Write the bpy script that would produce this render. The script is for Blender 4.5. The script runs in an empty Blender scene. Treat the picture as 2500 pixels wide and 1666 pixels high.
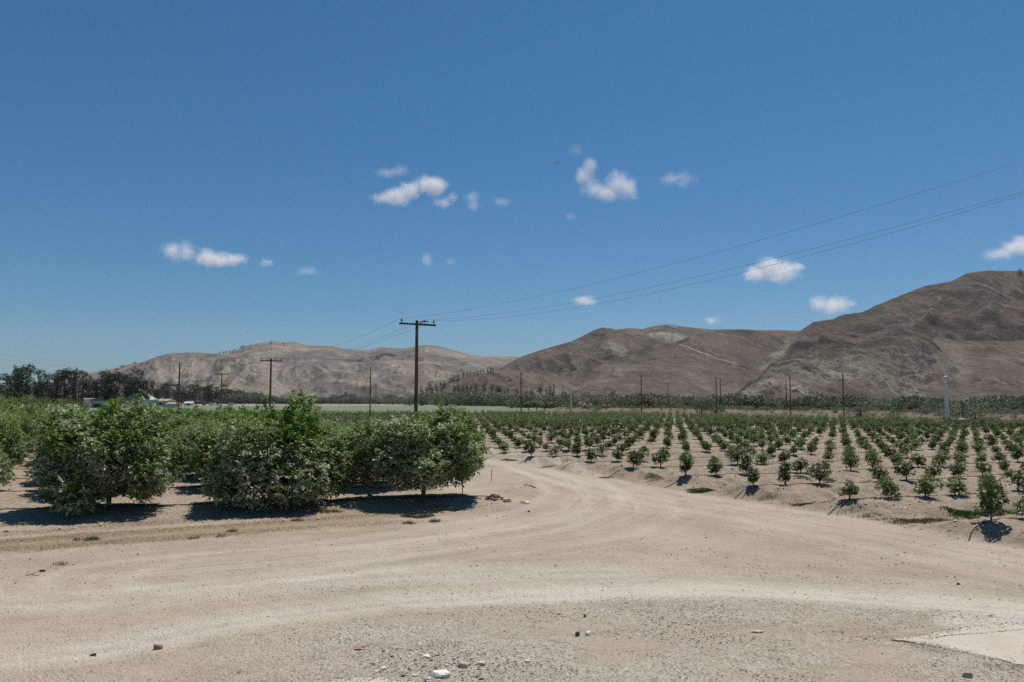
import bpy, math, random
import numpy as np
from mathutils import Vector, Matrix
R = math.radians
rng = np.random.default_rng(7)
random.seed(7)
scene = bpy.context.scene
COL = scene.collection

# ------------------------------------------------------------------ camera
FPX, HORIZ, CAMH = 1800.0, 976.0, 4.0
PITCH = math.atan((HORIZ - 833.0) / FPX)
cp, sp = math.cos(PITCH), math.sin(PITCH)
cam = bpy.data.objects.new('camera', bpy.data.cameras.new('camera'))
COL.objects.link(cam); scene.camera = cam
cam.location = (0, 0, CAMH)
cam.rotation_euler = (math.pi / 2 + PITCH, 0, 0)
cam.data.sensor_width = 36.0
cam.data.lens = 36.0 * FPX / 2500.0
cam.data.clip_start = 0.1
cam.data.clip_end = 60000.0

# ------------------------------------------------------------------ light
SUN_EL, SUN_AZ = R(67), R(30)          # azimuth clockwise from +Y
scene.view_settings.view_transform = 'Standard'
scene.view_settings.look = 'None'
scene.view_settings.exposure = 0.0
scene.view_settings.gamma = 1.0
scene.view_settings.use_curve_mapping = False
world = bpy.data.worlds.new('World'); scene.world = world
world.use_nodes = True
wn, wl = world.node_tree.nodes, world.node_tree.links
wn.clear()
sky = wn.new('ShaderNodeTexSky'); sky.sky_type = 'NISHITA'; sky.sun_disc = False
sky.sun_elevation = SUN_EL; sky.sun_rotation = SUN_AZ
sky.altitude = 0; sky.air_density = 1.0; sky.dust_density = 0.4; sky.ozone_density = 3.0
bg = wn.new('ShaderNodeBackground'); bg.inputs['Strength'].default_value = 0.067
wo = wn.new('ShaderNodeOutputWorld')
tint = wn.new('ShaderNodeMix'); tint.data_type = 'RGBA'; tint.blend_type = 'MULTIPLY'; tint.inputs[0].default_value = 1.0
tint.inputs[7].default_value = (0.236, 0.83, 1.07, 1)
sepc = wn.new('ShaderNodeSeparateColor'); comb = wn.new('ShaderNodeCombineColor'); pw = wn.new('ShaderNodeMath'); pw.operation = 'POWER'; pw.inputs[1].default_value = 1.5
wl.new(sky.outputs['Color'], sepc.inputs[0]); wl.new(sepc.outputs[0], pw.inputs[0]); wl.new(pw.outputs[0], comb.inputs[0]); wl.new(sepc.outputs[1], comb.inputs[1]); wl.new(sepc.outputs[2], comb.inputs[2])
wl.new(comb.outputs[0], tint.inputs[6]); wl.new(tint.outputs[2], bg.inputs['Color']); wl.new(bg.outputs['Background'], wo.inputs['Surface'])
sl = bpy.data.lights.new('sun', 'SUN'); sl.energy = 4.9; sl.angle = R(0.53); sl.color = (1.0, 0.965, 0.905)
sun = bpy.data.objects.new('sun', sl); COL.objects.link(sun)
sdir = Vector((math.sin(SUN_AZ) * math.cos(SUN_EL), math.cos(SUN_AZ) * math.cos(SUN_EL), math.sin(SUN_EL)))
sun.rotation_euler = sdir.to_track_quat('Z', 'Y').to_euler()
scene.cycles.volume_bounces = 3
scene.cycles.max_bounces = 8
scene.cycles.transparent_max_bounces = 16
scene.cycles.use_denoising = False
scene.cycles.use_adaptive_sampling = False

# ------------------------------------------------------------------ helpers
def P(px, py, D):
    """world point seen at source pixel (px, py) at depth Y = D"""
    xc, yc = px - 1250.0, 833.0 - py
    y = FPX * cp - yc * sp; z = yc * cp + FPX * sp
    t = D / y
    return (xc * t, D, CAMH + z * t)
def G(px, py, z0=0.0):
    xc, yc = px - 1250.0, 833.0 - py
    y = FPX * cp - yc * sp; z = yc * cp + FPX * sp
    t = (z0 - CAMH) / z
    return (xc * t, y * t)
def mpp(D): return D / FPX                 # metres per source pixel at depth D

def _hash(i, j, k):
    n = (i * 374761393 + j * 668265263 + k * 974711) & 0xFFFFFFFF
    n = ((n ^ (n >> 13)) * 1274126177) & 0xFFFFFFFF
    n = n ^ (n >> 16)
    return (n & 0xFFFF) / 65535.0
def vnoise(x, y, seed=0):
    xi = np.floor(x).astype(np.int64); yi = np.floor(y).astype(np.int64)
    fx = x - xi; fy = y - yi
    fx = fx * fx * fx * (fx * (fx * 6 - 15) + 10); fy = fy * fy * fy * (fy * (fy * 6 - 15) + 10)
    a = _hash(xi, yi, seed); b = _hash(xi + 1, yi, seed); c = _hash(xi, yi + 1, seed); d = _hash(xi + 1, yi + 1, seed)
    return (a * (1 - fx) + b * fx) * (1 - fy) + (c * (1 - fx) + d * fx) * fy
def fbm(x, y, o=4, seed=0, g=0.5):
    s = 0; a = 1.0; t = 0
    for k in range(o):
        s = s + a * vnoise(x + 17.3 * k, y - 9.1 * k, seed + k); t += a; a *= g; x = x * 2.03; y = y * 2.03
    return s / t
def ridged(x, y, o=4, seed=0, g=0.5):
    s = 0; a = 1.0; t = 0
    for k in range(o):
        n = 1 - np.abs(2 * vnoise(x + 7.7 * k, y + 3.3 * k, seed + k) - 1)
        s = s + a * n * n; t += a; a *= g; x = x * 2.05; y = y * 2.05
    return s / t
def sstep(a, b, x):
    t = np.clip((x - a) / (b - a), 0, 1); return t * t * (3 - 2 * t)

class MB:
    def __init__(s): s.V = []; s.F = []; s.C = []; s.n = 0
    def add(s, V, *Fs, col=None):
        V = np.asarray(V, float).reshape(-1, 3)
        for F in Fs:
            F = np.asarray(F, np.int64)
            if F.size: s.F.append(F + s.n)
        s.V.append(V); s.n += len(V)
        c = np.zeros((len(V), 4)); c[:, 3] = 1
        if col is not None: c[:, :] = np.asarray(col) if np.ndim(col) > 1 else np.asarray(list(col) + [1] * (4 - len(col)))
        s.C.append(c)
        return s
    def mesh(s, name, mat=None, smooth=False):
        V = np.concatenate(s.V); me = bpy.data.meshes.new(name)
        me.vertices.add(len(V)); me.vertices.foreach_set('co', V.astype(np.float32).ravel())
        lv = np.concatenate([f.ravel() for f in s.F])
        tot = np.concatenate([np.full(len(f), f.shape[1]) for f in s.F])
        st = np.concatenate([[0], np.cumsum(tot)[:-1]])
        me.loops.add(len(lv)); me.loops.foreach_set('vertex_index', lv.astype(np.int32))
        me.polygons.add(len(tot)); me.polygons.foreach_set('loop_start', st.astype(np.int32))
        me.polygons.foreach_set('loop_total', tot.astype(np.int32))
        me.polygons.foreach_set('use_smooth', np.full(len(tot), bool(smooth)))
        me.update(calc_edges=True)
        a = me.color_attributes.new('col', 'FLOAT_COLOR', 'POINT')
        a.data.foreach_set('color', np.concatenate(s.C).astype(np.float32).ravel())
        if mat: me.materials.append(mat)
        return me
    def build(s, name, mat=None, parent=None, smooth=False, **tags):
        o = bpy.data.objects.new(name, s.mesh(name, mat, smooth)); COL.objects.link(o)
        if parent: o.parent = parent
        for k, v in tags.items(): o[k] = v
        return o
    def box(s, c, size, rot=0, col=None, taper=1.0):
        x, y, z = [q / 2 for q in size]
        V = np.array([[-x, -y, -z], [x, -y, -z], [x, y, -z], [-x, y, -z], [-x * taper, -y * taper, z], [x * taper, -y * taper, z], [x * taper, y * taper, z], [-x * taper, y * taper, z]])
        if rot:
            cc, ss = math.cos(rot), math.sin(rot); V = V @ np.array([[cc, ss, 0], [-ss, cc, 0], [0, 0, 1]])
        return s.add(V + np.array(c), [[0, 3, 2, 1], [4, 5, 6, 7], [0, 1, 5, 4], [1, 2, 6, 5], [2, 3, 7, 6], [3, 0, 4, 7]], col=col)
    def tube(s, pts, rad, n=8, col=None, caps=True):
        pts = np.asarray(pts, float); m = len(pts)
        rad = np.broadcast_to(np.asarray(rad, float), (m,))
        T = np.gradient(pts, axis=0); T /= np.linalg.norm(T, axis=1)[:, None] + 1e-9
        up = np.array([0, 0, 1.0]) if abs(T[0][2]) < 0.9 else np.array([1.0, 0, 0])
        A = np.cross(T, up); A /= np.linalg.norm(A, axis=1)[:, None] + 1e-9
        B = np.cross(T, A)
        th = np.arange(n) * 2 * math.pi / n
        V = pts[:, None] + rad[:, None, None] * (np.cos(th)[None, :, None] * A[:, None] + np.sin(th)[None, :, None] * B[:, None])
        i = np.arange(m - 1)[:, None] * n; k = np.arange(n)[None]
        F = np.stack([i + k, i + (k + 1) % n, i + n + (k + 1) % n, i + n + k], -1).reshape(-1, 4)
        s.add(V.reshape(-1, 3), F, col=col)
        if caps:
            b = s.n - m * n
            s.F.append(np.array([list(range(b, b + n))])); s.F.append(np.array([list(range(s.n - n, s.n))[::-1]]))
        return s
    def ellip(s, c, r, nu=14, nv=9, jit=0.0, seed=0, col=None, rot=0):
        g = np.random.default_rng(seed)
        th = np.linspace(0, math.pi, nv)[1:-1]; ph = np.arange(nu) * 2 * math.pi / nu
        V = [[0, 0, 1.0]] + [[math.sin(t) * math.cos(p), math.sin(t) * math.sin(p), math.cos(t)] for t in th for p in ph] + [[0, 0, -1.0]]
        V = np.array(V)
        if jit: V *= (1 + jit * (g.random(len(V)) - 0.5))[:, None]
        V = V * np.array(r)
        if rot:
            cc, ss = math.cos(rot), math.sin(rot); V = V @ np.array([[cc, ss, 0], [-ss, cc, 0], [0, 0, 1]])
        V += np.array(c); m = len(th)
        tri = [[0, 1 + k, 1 + (k + 1) % nu] for k in range(nu)] + [[len(V) - 1, 1 + (m - 1) * nu + (k + 1) % nu, 1 + (m - 1) * nu + k] for k in range(nu)]
        q = [[1 + i * nu + k, 1 + (i + 1) * nu + k, 1 + (i + 1) * nu + (k + 1) % nu, 1 + i * nu + (k + 1) % nu] for i in range(m - 1) for k in range(nu)]
        return s.add(V, tri, q, col=col)

def empty(name, loc=(0, 0, 0), rz=0, scale=None, **tags):
    o = bpy.data.objects.new(name, None); COL.objects.link(o)
    o.location = loc; o.rotation_euler = (0, 0, rz)
    if scale is not None: o.scale = scale
    for k, v in tags.items(): o[k] = v
    return o
def copy_thing(src, loc, rz=0, scale=(1, 1, 1), label=None, group=None):
    r = src.copy(); COL.objects.link(r)
    r.location = loc; r.rotation_euler = (0, 0, rz); r.scale = scale
    if label: r['label'] = label
    if group: r['group'] = group
    for ch in src.children:
        c = ch.copy(); COL.objects.link(c); c.parent = r
        for g in ch.children:
            d = g.copy(); COL.objects.link(d); d.parent = c
    return r
ORD = ['zeroth', 'first', 'second', 'third', 'fourth', 'fifth', 'sixth', 'seventh', 'eighth', 'ninth', 'tenth', 'eleventh', 'twelfth', 'thirteenth', 'fourteenth', 'fifteenth', 'sixteenth', 'seventeenth', 'eighteenth', 'nineteenth', 'twentieth']
def ordn(k):
    if k <= 20: return ORD[k]
    t = {2: 'twenty', 3: 'thirty', 4: 'forty', 5: 'fifty', 6: 'sixty', 7: 'seventy', 8: 'eighty'}[k // 10]
    return t + '-' + ORD[k % 10] if k % 10 else t[:-1] + 'ieth'

# ------------------------------------------------------------------ materials
def newmat(name):
    m = bpy.data.materials.new(name); m.use_nodes = True
    nt = m.node_tree; b = nt.nodes['Principled BSDF']
    return m, nt, b
def nd(nt, t, **kw):
    n = nt.nodes.new(t)
    for k, v in kw.items():
        if k in n.inputs: n.inputs[k].default_value = v
        else: setattr(n, k, v)
    return n
def mixc(nt, fac, a, b, mode='MIX'):
    n = nt.nodes.new('ShaderNodeMix'); n.data_type = 'RGBA'; n.blend_type = mode
    for idx, v in ((0, fac), (6, a), (7, b)):
        if hasattr(v, 'node'): nt.links.new(v, n.inputs[idx])
        else: n.inputs[idx].default_value = v if idx == 0 or len(v) == 4 else (*v, 1)
    return n.outputs[2]
def math_(nt, op, a, b=None, c=None, clamp=False):
    n = nt.nodes.new('ShaderNodeMath'); n.operation = op; n.use_clamp = clamp
    for i, v in enumerate((a, b, c)):
        if v is None: continue
        if hasattr(v, 'node'): nt.links.new(v, n.inputs[i])
        else: n.inputs[i].default_value = v
    return n.outputs[0]
def ramp(nt, src, lo, hi):
    n = nt.nodes.new('ShaderNodeMapRange'); n.interpolation_type = 'SMOOTHSTEP'
    nt.links.new(src, n.inputs[0]); n.inputs[1].default_value = lo; n.inputs[2].default_value = hi
    return n.outputs[0]
def noise(nt, vec, scale, detail=4, rough=0.55, dist=0.0):
    n = nd(nt, 'ShaderNodeTexNoise'); n.inputs['Scale'].default_value = scale
    n.inputs['Detail'].default_value = detail; n.inputs['Roughness'].default_value = rough; n.inputs['Distortion'].default_value = dist
    if vec is not None: nt.links.new(vec, n.inputs['Vector'])
    return n.outputs['Fac']
def geo_pos(nt): return nd(nt, 'ShaderNodeNewGeometry').outputs['Position']
def scaled(nt, vec, s):
    n = nt.nodes.new('ShaderNodeMapping'); n.inputs['Scale'].default_value = s; nt.links.new(vec, n.inputs['Vector']); return n.outputs[0]
def bump(nt, b, h, strength, dist, normal=None):
    n = nt.nodes.new('ShaderNodeBump'); n.inputs['Strength'].default_value = strength; n.inputs['Distance'].default_value = dist
    nt.links.new(h, n.inputs['Height'])
    if normal is not None: nt.links.new(normal, n.inputs['Normal'])
    if b is not None: nt.links.new(n.outputs[0], b.inputs['Normal'])
    return n.outputs[0]
def plain(name, col, rough=0.7, metal=0.0, var=0.15, scale=3.0, spec=0.3):
    m, nt, b = newmat(name)
    tc = nd(nt, 'ShaderNodeTexCoord').outputs['Object']
    f = noise(nt, tc, scale, 5)
    c2 = tuple(max(0, q * (1 - var * 2)) for q in col)
    nt.links.new(mixc(nt, ramp(nt, f, 0.3, 0.75), col, c2), b.inputs['Base Color'])
    b.inputs['Roughness'].default_value = rough; b.inputs['Metallic'].default_value = metal
    b.inputs['Specular IOR Level'].default_value = spec
    return m
def attrmat(name, rough=0.9, spec=0.1, mul=1.0, nscale=None):
    m, nt, b = newmat(name)
    a = nd(nt, 'ShaderNodeAttribute', attribute_name='col').outputs['Color']
    if nscale:
        f = noise(nt, geo_pos(nt), nscale, 4)
        a = mixc(nt, math_(nt, 'MULTIPLY', ramp(nt, f, 0.35, 0.7), 0.35), a, (0.6, 0.57, 0.52), 'MULTIPLY')
    nt.links.new(a, b.inputs['Base Color']); b.inputs['Roughness'].default_value = rough
    b.inputs['Specular IOR Level'].default_value = spec
    return m
def leafmat(name, dark, light, dust=(0.30, 0.29, 0.22), rough=0.55, spec=0.25, trans=0.25):
    """col.r picks a tint per leaf, col.g how much road dust lies on it"""
    m, nt, b = newmat(name)
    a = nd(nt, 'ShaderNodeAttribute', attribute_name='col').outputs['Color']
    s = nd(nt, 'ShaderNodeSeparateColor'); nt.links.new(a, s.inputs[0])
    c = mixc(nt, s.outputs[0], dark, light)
    oi = nd(nt, 'ShaderNodeObjectInfo').outputs['Random']
    c = mixc(nt, math_(nt, 'MULTIPLY', oi, 0.35), c, tuple(0.45 * (x + y) for x, y in zip(dark, light)))
    c = mixc(nt, s.outputs[1], c, dust)
    nt.links.new(c, b.inputs['Base Color'])
    b.inputs['Roughness'].default_value = rough; b.inputs['Specular IOR Level'].default_value = spec
    tr = nd(nt, 'ShaderNodeBsdfTranslucent'); nt.links.new(c, tr.inputs['Color'])
    mx = nd(nt, 'ShaderNodeMixShader'); mx.inputs[0].default_value = trans
    nt.links.new(b.outputs[0], mx.inputs[1]); nt.links.new(tr.outputs[0], mx.inputs[2])
    nt.links.new(mx.outputs[0], nt.nodes['Material Output'].inputs['Surface'])
    return m

M_lemon = leafmat('lemon_leaf', (0.034, 0.078, 0.015), (0.190, 0.315, 0.042), dust=(0.64, 0.62, 0.42), rough=.5, spec=.3, trans=.26)
M_young = leafmat('young_leaf', (0.027, 0.064, 0.014), (0.170, 0.285, 0.038), dust=(0.26, 0.26, 0.18), rough=.5, spec=.3, trans=.3)
M_euc = leafmat('eucalyptus_leaf', (0.024, 0.042, 0.020), (0.072, 0.105, 0.046), trans=0.2)
M_scrub = leafmat('scrub_leaf', (0.040, 0.062, 0.026), (0.15, 0.185, 0.080), dust=(0.24, 0.255, 0.17), trans=0.2)
M_bark = plain('bark', (0.16, 0.12, 0.09), 0.9, scale=14, var=0.3)
M_barkg = plain('grey_bark', (0.115, 0.10, 0.085), 0.9, scale=1.5, var=0.3)
M_pole = plain('creosote_wood', (0.15, 0.085, 0.058), 0.75, scale=2.0, var=0.3)
M_polegrey = plain('weathered_wood', (0.16, 0.14, 0.125), 0.85, scale=2.0, var=0.2)
M_glassins = plain('porcelain', (0.06, 0.05, 0.05), 0.25, spec=0.5)
M_wire = plain('wire', (0.10, 0.10, 0.11), 0.5)
M_white = plain('white_paint', (0.55, 0.56, 0.57), 0.45, var=0.06, scale=0.6)
M_galv = plain('galvanised_steel', (0.58, 0.60, 0.61), 0.5, metal=0.0, var=0.10, scale=0.8, spec=0.5)
M_tan = plain('tan_roof', (0.46, 0.33, 0.24), 0.9, scale=0.8, var=0.12)
M_brownroof = plain('dark_roof', (0.16, 0.13, 0.11), 0.9, scale=0.8)
M_pinkroof = plain('pink_roof', (0.50, 0.33, 0.28), 0.9, scale=0.8)
M_cream = plain('cream_wall', (0.60, 0.57, 0.50), 0.85, scale=0.5, var=0.06)
M_greywall = plain('grey_wall', (0.42, 0.42, 0.41), 0.85, scale=0.5, var=0.08)
M_dark = plain('dark_opening', (0.03, 0.03, 0.035), 0.5)
M_teal = plain('teal_paint', (0.22, 0.42, 0.38), 0.6)
M_red = plain('red_paint', (0.28, 0.08, 0.12), 0.5)
M_blue = plain('blue_paint', (0.08, 0.10, 0.28), 0.5)
M_rubber = plain('black_rubber', (0.025, 0.025, 0.025), 0.8)
M_hose = plain('drip_tube', (0.030, 0.027, 0.025), 0.6)
M_lemonfruit = plain('lemon_skin', (0.80, 0.42, 0.05), 0.45, var=0.1, scale=30)
M_rock = attrmat('stone', 0.92, 0.15, nscale=40)

# ------------------------------------------------------------------ layout of the two orchards
FW = 0.8875
YA = np.array([12.17, 26.74]); YW = np.array([1.49, 0.657]); YV = np.array([-0.31, 4.77])
YE = np.array([-2.14, 3.96]); YEn = np.array([3.96, 2.14]) / math.hypot(3.96, 2.14)   # road edge of the young field
BEDH = 0.45
MT = np.array([-3.50, 29.40]); MW = np.array([5.50, 1.27]); MV = np.array([-3.08, 5.07])
MEn = np.array([-5.07, -3.08]) / math.hypot(5.07, 3.08)
def ydelta(X, Y):
    Xe = YA[0] - 0.5404 * (Y - YA[1])
    return 1.35 * (1 - np.exp(-np.maximum(X - Xe, 0) / 5.5)) + 0.75 * (1 - sstep(22.6, 25.4, Y))
def young_e(X, Y):
    """metres inside the road edge of the young field"""
    return (X - YA[0]) * YEn[0] + (Y - YA[1]) * YEn[1] + 0.7 * (1 - sstep(22.6, 25.4, np.asarray(Y, float)))
def young_ij(X, Y):
    dx = X - YA[0]; dy = Y + ydelta(X, Y) - YA[1]
    det = YV[1] * YW[0] - YV[0] * YW[1]
    j = (dy * YW[0] - dx * YW[1]) / det
    i = (dx * YV[1] - dy * YV[0]) / det
    return i, j
def young_pos(i, j):
    x0, y0 = YA + (i - (0.3 if j >= 1 else 0)) * YW + j * YV
    y = y0
    for _ in range(6): y = y0 - float(ydelta(np.array(x0), np.array(y)))
    return x0, y
FAR_E = np.array([(-110, 172), (23.6, 172), (53, 130), (68, 105), (82, 92), (120, 70)], float)
def far_limit(X): return np.interp(X, FAR_E[:, 0], FAR_E[:, 1])
EMB = np.array([P(x, 980, D)[:2] for x, D in ((1380, 250), (1500, 236), (1750, 205), (2000, 172), (2250, 150), (2500, 134), (3000, 118))])
def dist_poly(X, Y, pts):
    best = np.full(np.shape(X), 1e9)
    for a, b in zip(pts[:-1], pts[1:]):
        d = b - a; L = d @ d
        t = np.clip(((X - a[0]) * d[0] + (Y - a[1]) * d[1]) / L, 0, 1)
        best = np.minimum(best, np.hypot(X - a[0] - t * d[0], Y - a[1] - t * d[1]))
    return best
GR = lambda pts: np.array([G(*p) for p in pts])

def gh(X, Y):
    """ground height"""
    X = np.asarray(X, float); Y = np.asarray(Y, float)
    near = 1 - sstep(60, 160, Y)
    z = 0.05 * (fbm(X / 3.1, Y / 3.1, 3, 5) - 0.5) + near * 0.035 * (fbm(X / 0.55, Y / 0.55, 3, 9) - 0.5)
    # ruts in the road
    rut = dist_poly(X, Y, T1)
    z = z - 0.03 * np.exp(-(rut / 0.5) ** 2) + 0.02 * np.exp(-((rut - 1.0) / 0.35) ** 2)
    for cx_, cy_, rx_, ry_ in SLABS: z = z * sstep(.8, 1.25, np.hypot((X - cx_) / rx_, (Y - cy_) / ry_))
    # young field beds
    e = young_e(X, Y)
    i, j = young_ij(X, Y)
    wob = 0.35 * (fbm(X / 2.2, Y / 2.2, 2, 21) - 0.5)
    q = 0.5 + 0.5 * np.cos(2 * math.pi * (j + wob * 0.12))
    m = sstep(-1.25, 0.10, e + 1.1 * (fbm(X / 1.5, Y / 1.5, 2, 33) - 0.5)) * (1 - sstep(0, 3, Y - far_limit(X)))
    rough = near * m * (0.46 * (fbm(X / 0.9 + Y / 2.2, Y / 1.3, 4, 41, 0.6) - 0.5))
    z = z + m * BEDH * np.power(q, 0.75) + rough * (1 - 0.7 * q ** 4) + near * m * 0.07 * (ridged(X / .42 + .3 * Y, Y / .5, 2, 43) - .5) * (1 - .6 * q ** 6)
    # mature orchard beds
    em = (X - MT[0]) * MEn[0] + (Y - MT[1]) * MEn[1]
    c = (Y - MT[1]) - 0.2309 * (X - MT[0])
    qm = 0.5 + 0.5 * np.cos(2 * math.pi * np.maximum(c, -2.89) / 5.78)
    mm = sstep(-4.2, -1.5, em)
    z = z + mm * (0.17 * qm + 0.05 * (fbm(X / 0.8, Y / 0.8, 3, 51) - 0.5))
    # low heap of dirt at the corner
    hx, hy = G(1262, 1204)
    z = z + 0.30 * np.exp(-(((X - hx) / 1.1) ** 2 + ((Y - hy) / 0.9) ** 2)) * (0.6 + 0.8 * fbm(X / 0.35, Y / 0.35, 3, 61))
    # farm bank beyond the field
    de = dist_poly(X, Y, EMB)
    z = z + (1.45 + 0.5 * (fbm(X / 9, Y / 9, 3, 71) - 0.5)) * (1 - sstep(2.5, 10, de))
    return z
T1 = GR([(-300, 1665), (0, 1612), (250, 1580), (500, 1530), (750, 1493), (1000, 1468), (1250, 1452), (1500, 1442), (1750, 1441), (2000, 1452), (2250, 1468), (2500, 1485), (2900, 1515)])
T2 = GR([(-200, 1500), (0, 1475), (300, 1462), (600, 1432), (900, 1408), (1200, 1396), (1500, 1400)])
T3 = GR([(300, 1400), (700, 1365), (1000, 1325), (1250, 1285), (1390, 1245), (1430, 1210), (1390, 1170), (1290, 1132), (1180, 1102)])
T4 = GR([(2600, 1400), (2200, 1320), (1900, 1262), (1650, 1222), (1450, 1180), (1300, 1142), (1180, 1108)])
T5 = GR([(500, 1400), (900, 1362), (1200, 1325), (1450, 1290), (1550, 1250), (1520, 1205), (1400, 1165), (1250, 1125)])
SLABS = [(*G(2420, 1570), 1.9, 0.95), (*G(890, 1690), 1.6, 0.55)]
DRY = GR([(-200, 1345), (0, 1330), (300, 1312), (600, 1290), (900, 1258), (1040, 1250)])
DRY2 = GR([(600, 1312), (850, 1300), (1000, 1292)])

def gravel_zone(x, y):
    """1 in the loose gravel south of the smooth wheel track, fading out to the left"""
    below = np.interp(x, T1[:, 0], T1[:, 1]) - y
    return sstep(0.35, 0.95, below) * (0.12 + 0.88 * sstep(-5.2, -1.2, x + 0.35 * (y - 11)))
# ------------------------------------------------------------------ ground
def ground():
    off = np.concatenate([np.geomspace(2400, 760, 26)[:-1], np.arange(760, 84, -1.15), np.geomspace(84, 0.45, 170)])
    Yr = CAMH * FPX / off
    u = np.concatenate([np.linspace(-2.2, -0.80, 40)[:-1], np.linspace(-0.80, 0.80, 1000), np.linspace(0.80, 2.2, 40)[1:]])
    Yg, U = np.meshgrid(Yr, u, indexing='ij'); X = U * Yg
    Z = gh(X, Yg)
    far = sstep(420, 700, Yg); Z = Z * (1 - far)
    nr, nc = Yg.shape
    V = np.stack([X, Yg, Z], -1).reshape(-1, 3)
    i = np.arange(nr - 1)[:, None] * nc; k = np.arange(nc - 1)[None]
    F = np.stack([i + k, i + k + 1, i + nc + k + 1, i + nc + k], -1).reshape(-1, 4)
    x, y = V[:, 0], V[:, 1]
    wob = (fbm(x / 2.0, y / 2.0, 3, 81) - 0.5)
    tr = 1.0 * np.exp(-((dist_poly(x, y, T1) + 0.5 * wob) / 0.62) ** 2) * (0.55 + 0.45 * sstep(-4, 1, x)) * (0.6 + 0.8 * fbm(x / 1.2, y / 0.7, 3, 83))
    tr += 0.9 * (1 - sstep(.6, 1.1, np.hypot((x - G(2420, 1520)[0]) / 1.15, (y - G(2420, 1520)[1]) / .55) + .5 * wob))
    tr += 0.55 * np.exp(-((dist_poly(x, y, T2) + 0.6 * wob) / 0.8) ** 2) * (0.4 + fbm(x / 1.5, y / 0.8, 3, 84))
    for t, a, w in ((T3, .22, .30), (T4, .16, .45), (T5, .18, .28)):
        d = dist_poly(x, y, t); tr += a * (np.exp(-((d + .3 * wob) / w) ** 2) + np.exp(-((d - 1.6 + .3 * wob) / w) ** 2)) * (0.4 + 0.9 * fbm(x / 2, y / 2, 3, 85))
    for t, a_, sc_ in ((T1, .34, 4.2), (T2, .22, 3.6), (T3, .32, 5.0), (T4, .36, 4.6), (T5, .30, 5.0)):
        d = dist_poly(x, y, t); tr += a_ * (fbm(d * sc_ + .5 * wob, d * 0 + 1.7, 3, 95) - .5) * 2 * np.exp(-(d / 2.6) ** 2)
    dg = np.maximum(np.exp(-(dist_poly(x, y, DRY) / 1.35) ** 4), 0.6 * np.exp(-(dist_poly(x, y, DRY2) / 0.7) ** 2))
    dg = sstep(0.35, 0.75, dg * (0.55 + 0.75 * fbm(x / 0.8, y / 0.5, 4, 86)))
    em = (x - MT[0]) * MEn[0] + (y - MT[1]) * MEn[1]
    cm = (y - MT[1]) - 0.2309 * (x - MT[0])
    inm = sstep(-3, -1, em) * sstep(-4, -2.5, cm)
    litter = inm * sstep(0.52, 0.7, fbm(x / 1.3, y / 0.6, 4, 87)) * 0.8
    e = young_e(x, y)
    iny = sstep(-1.9, -0.3, e + wob)
    gravel = gravel_zone(x, y + .5 * wob) * sstep(0.25, 0.5, fbm(x / 1.8, y / 1.2, 4, 88))
    gravel = np.clip(gravel + 0.5 * np.exp(-((dist_poly(x, y, T1) - 1.55 + wob) / 0.45) ** 2) * (y > 15), 0, 1)
    emb = (1 - sstep(4, 14, dist_poly(x, y, EMB))) * (0.6 + 0.4 * fbm(x / 6, y / 6, 3, 89)); emb = np.maximum(emb, 0.8 * sstep(0, 8, y - far_limit(x) - 3) * (y < 240) * (x > 15))
    C = np.stack([np.clip(tr, -.22, 1) - emb, np.clip(dg + litter, 0, 1), gravel, np.clip(iny + 0.7 * inm, 0, 1)], -1)
    mb = MB().add(V, F, col=C)
    m, nt, b = newmat('dry_earth')
    at = nd(nt, 'ShaderNodeAttribute', attribute_name='col')
    sep = nd(nt, 'ShaderNodeSeparateColor'); nt.links.new(at.outputs['Color'], sep.inputs[0])
    tr_, dg_, gv_ = sep.outputs; soil_ = at.outputs['Alpha']
    pos = geo_pos(nt)
    n1 = noise(nt, pos, 0.35, 6, 0.6); n2 = noise(nt, pos, 3.0, 6, 0.65); n3 = noise(nt, pos, 22.0, 4, 0.7)
    base = mixc(nt, ramp(nt, n1, 0.35, 0.68), (0.440, 0.362, 0.270), (0.358, 0.288, 0.212))
    base = mixc(nt, math_(nt, 'MULTIPLY', ramp(nt, n2, 0.45, 0.75), 0.45), base, (0.315, 0.262, 0.208))
    soil = mixc(nt, ramp(nt, n2, 0.35, 0.7), (0.350, 0.275, 0.203), (0.215, 0.160, 0.114))
    base = mixc(nt, math_(nt, 'MULTIPLY', soil_, 0.8), base, soil)
    grav = mixc(nt, ramp(nt, n2, 0.35, 0.65), (0.430, 0.378, 0.312), (0.355, 0.302, 0.240))
    base = mixc(nt, math_(nt, 'MULTIPLY', gv_, 0.8), base, grav)
    base = mixc(nt, math_(nt, 'MAXIMUM', tr_, 0.0), base, (0.545, 0.49, 0.42))
    base = mixc(nt, math_(nt, 'MAXIMUM', math_(nt, 'MULTIPLY', tr_, -1.0), 0.0), base, (0.120, 0.085, 0.060))
    dry = mixc(nt, ramp(nt, n3, 0.35, 0.65), (0.38, 0.285, 0.19), (0.27, 0.20, 0.135))
    base = mixc(nt, dg_, base, dry)
    vo = nd(nt, 'ShaderNodeTexVoronoi'); vo.inputs['Scale'].default_value = 30.0; nt.links.new(pos, vo.inputs['Vector'])
    vs = nd(nt, 'ShaderNodeSeparateColor'); nt.links.new(vo.outputs['Color'], vs.inputs[0])
    gfac = math_(nt, 'MULTIPLY_ADD', gv_, 0.55, 0.22)
    base = mixc(nt, math_(nt, 'MULTIPLY', gfac, ramp(nt, vs.outputs[0], 0.60, 0.95)), base, (0.20, 0.165, 0.135))
    base = mixc(nt, math_(nt, 'MULTIPLY', gfac, ramp(nt, vs.outputs[1], 0.75, 0.98)), base, (0.56, 0.50, 0.42))
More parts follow.
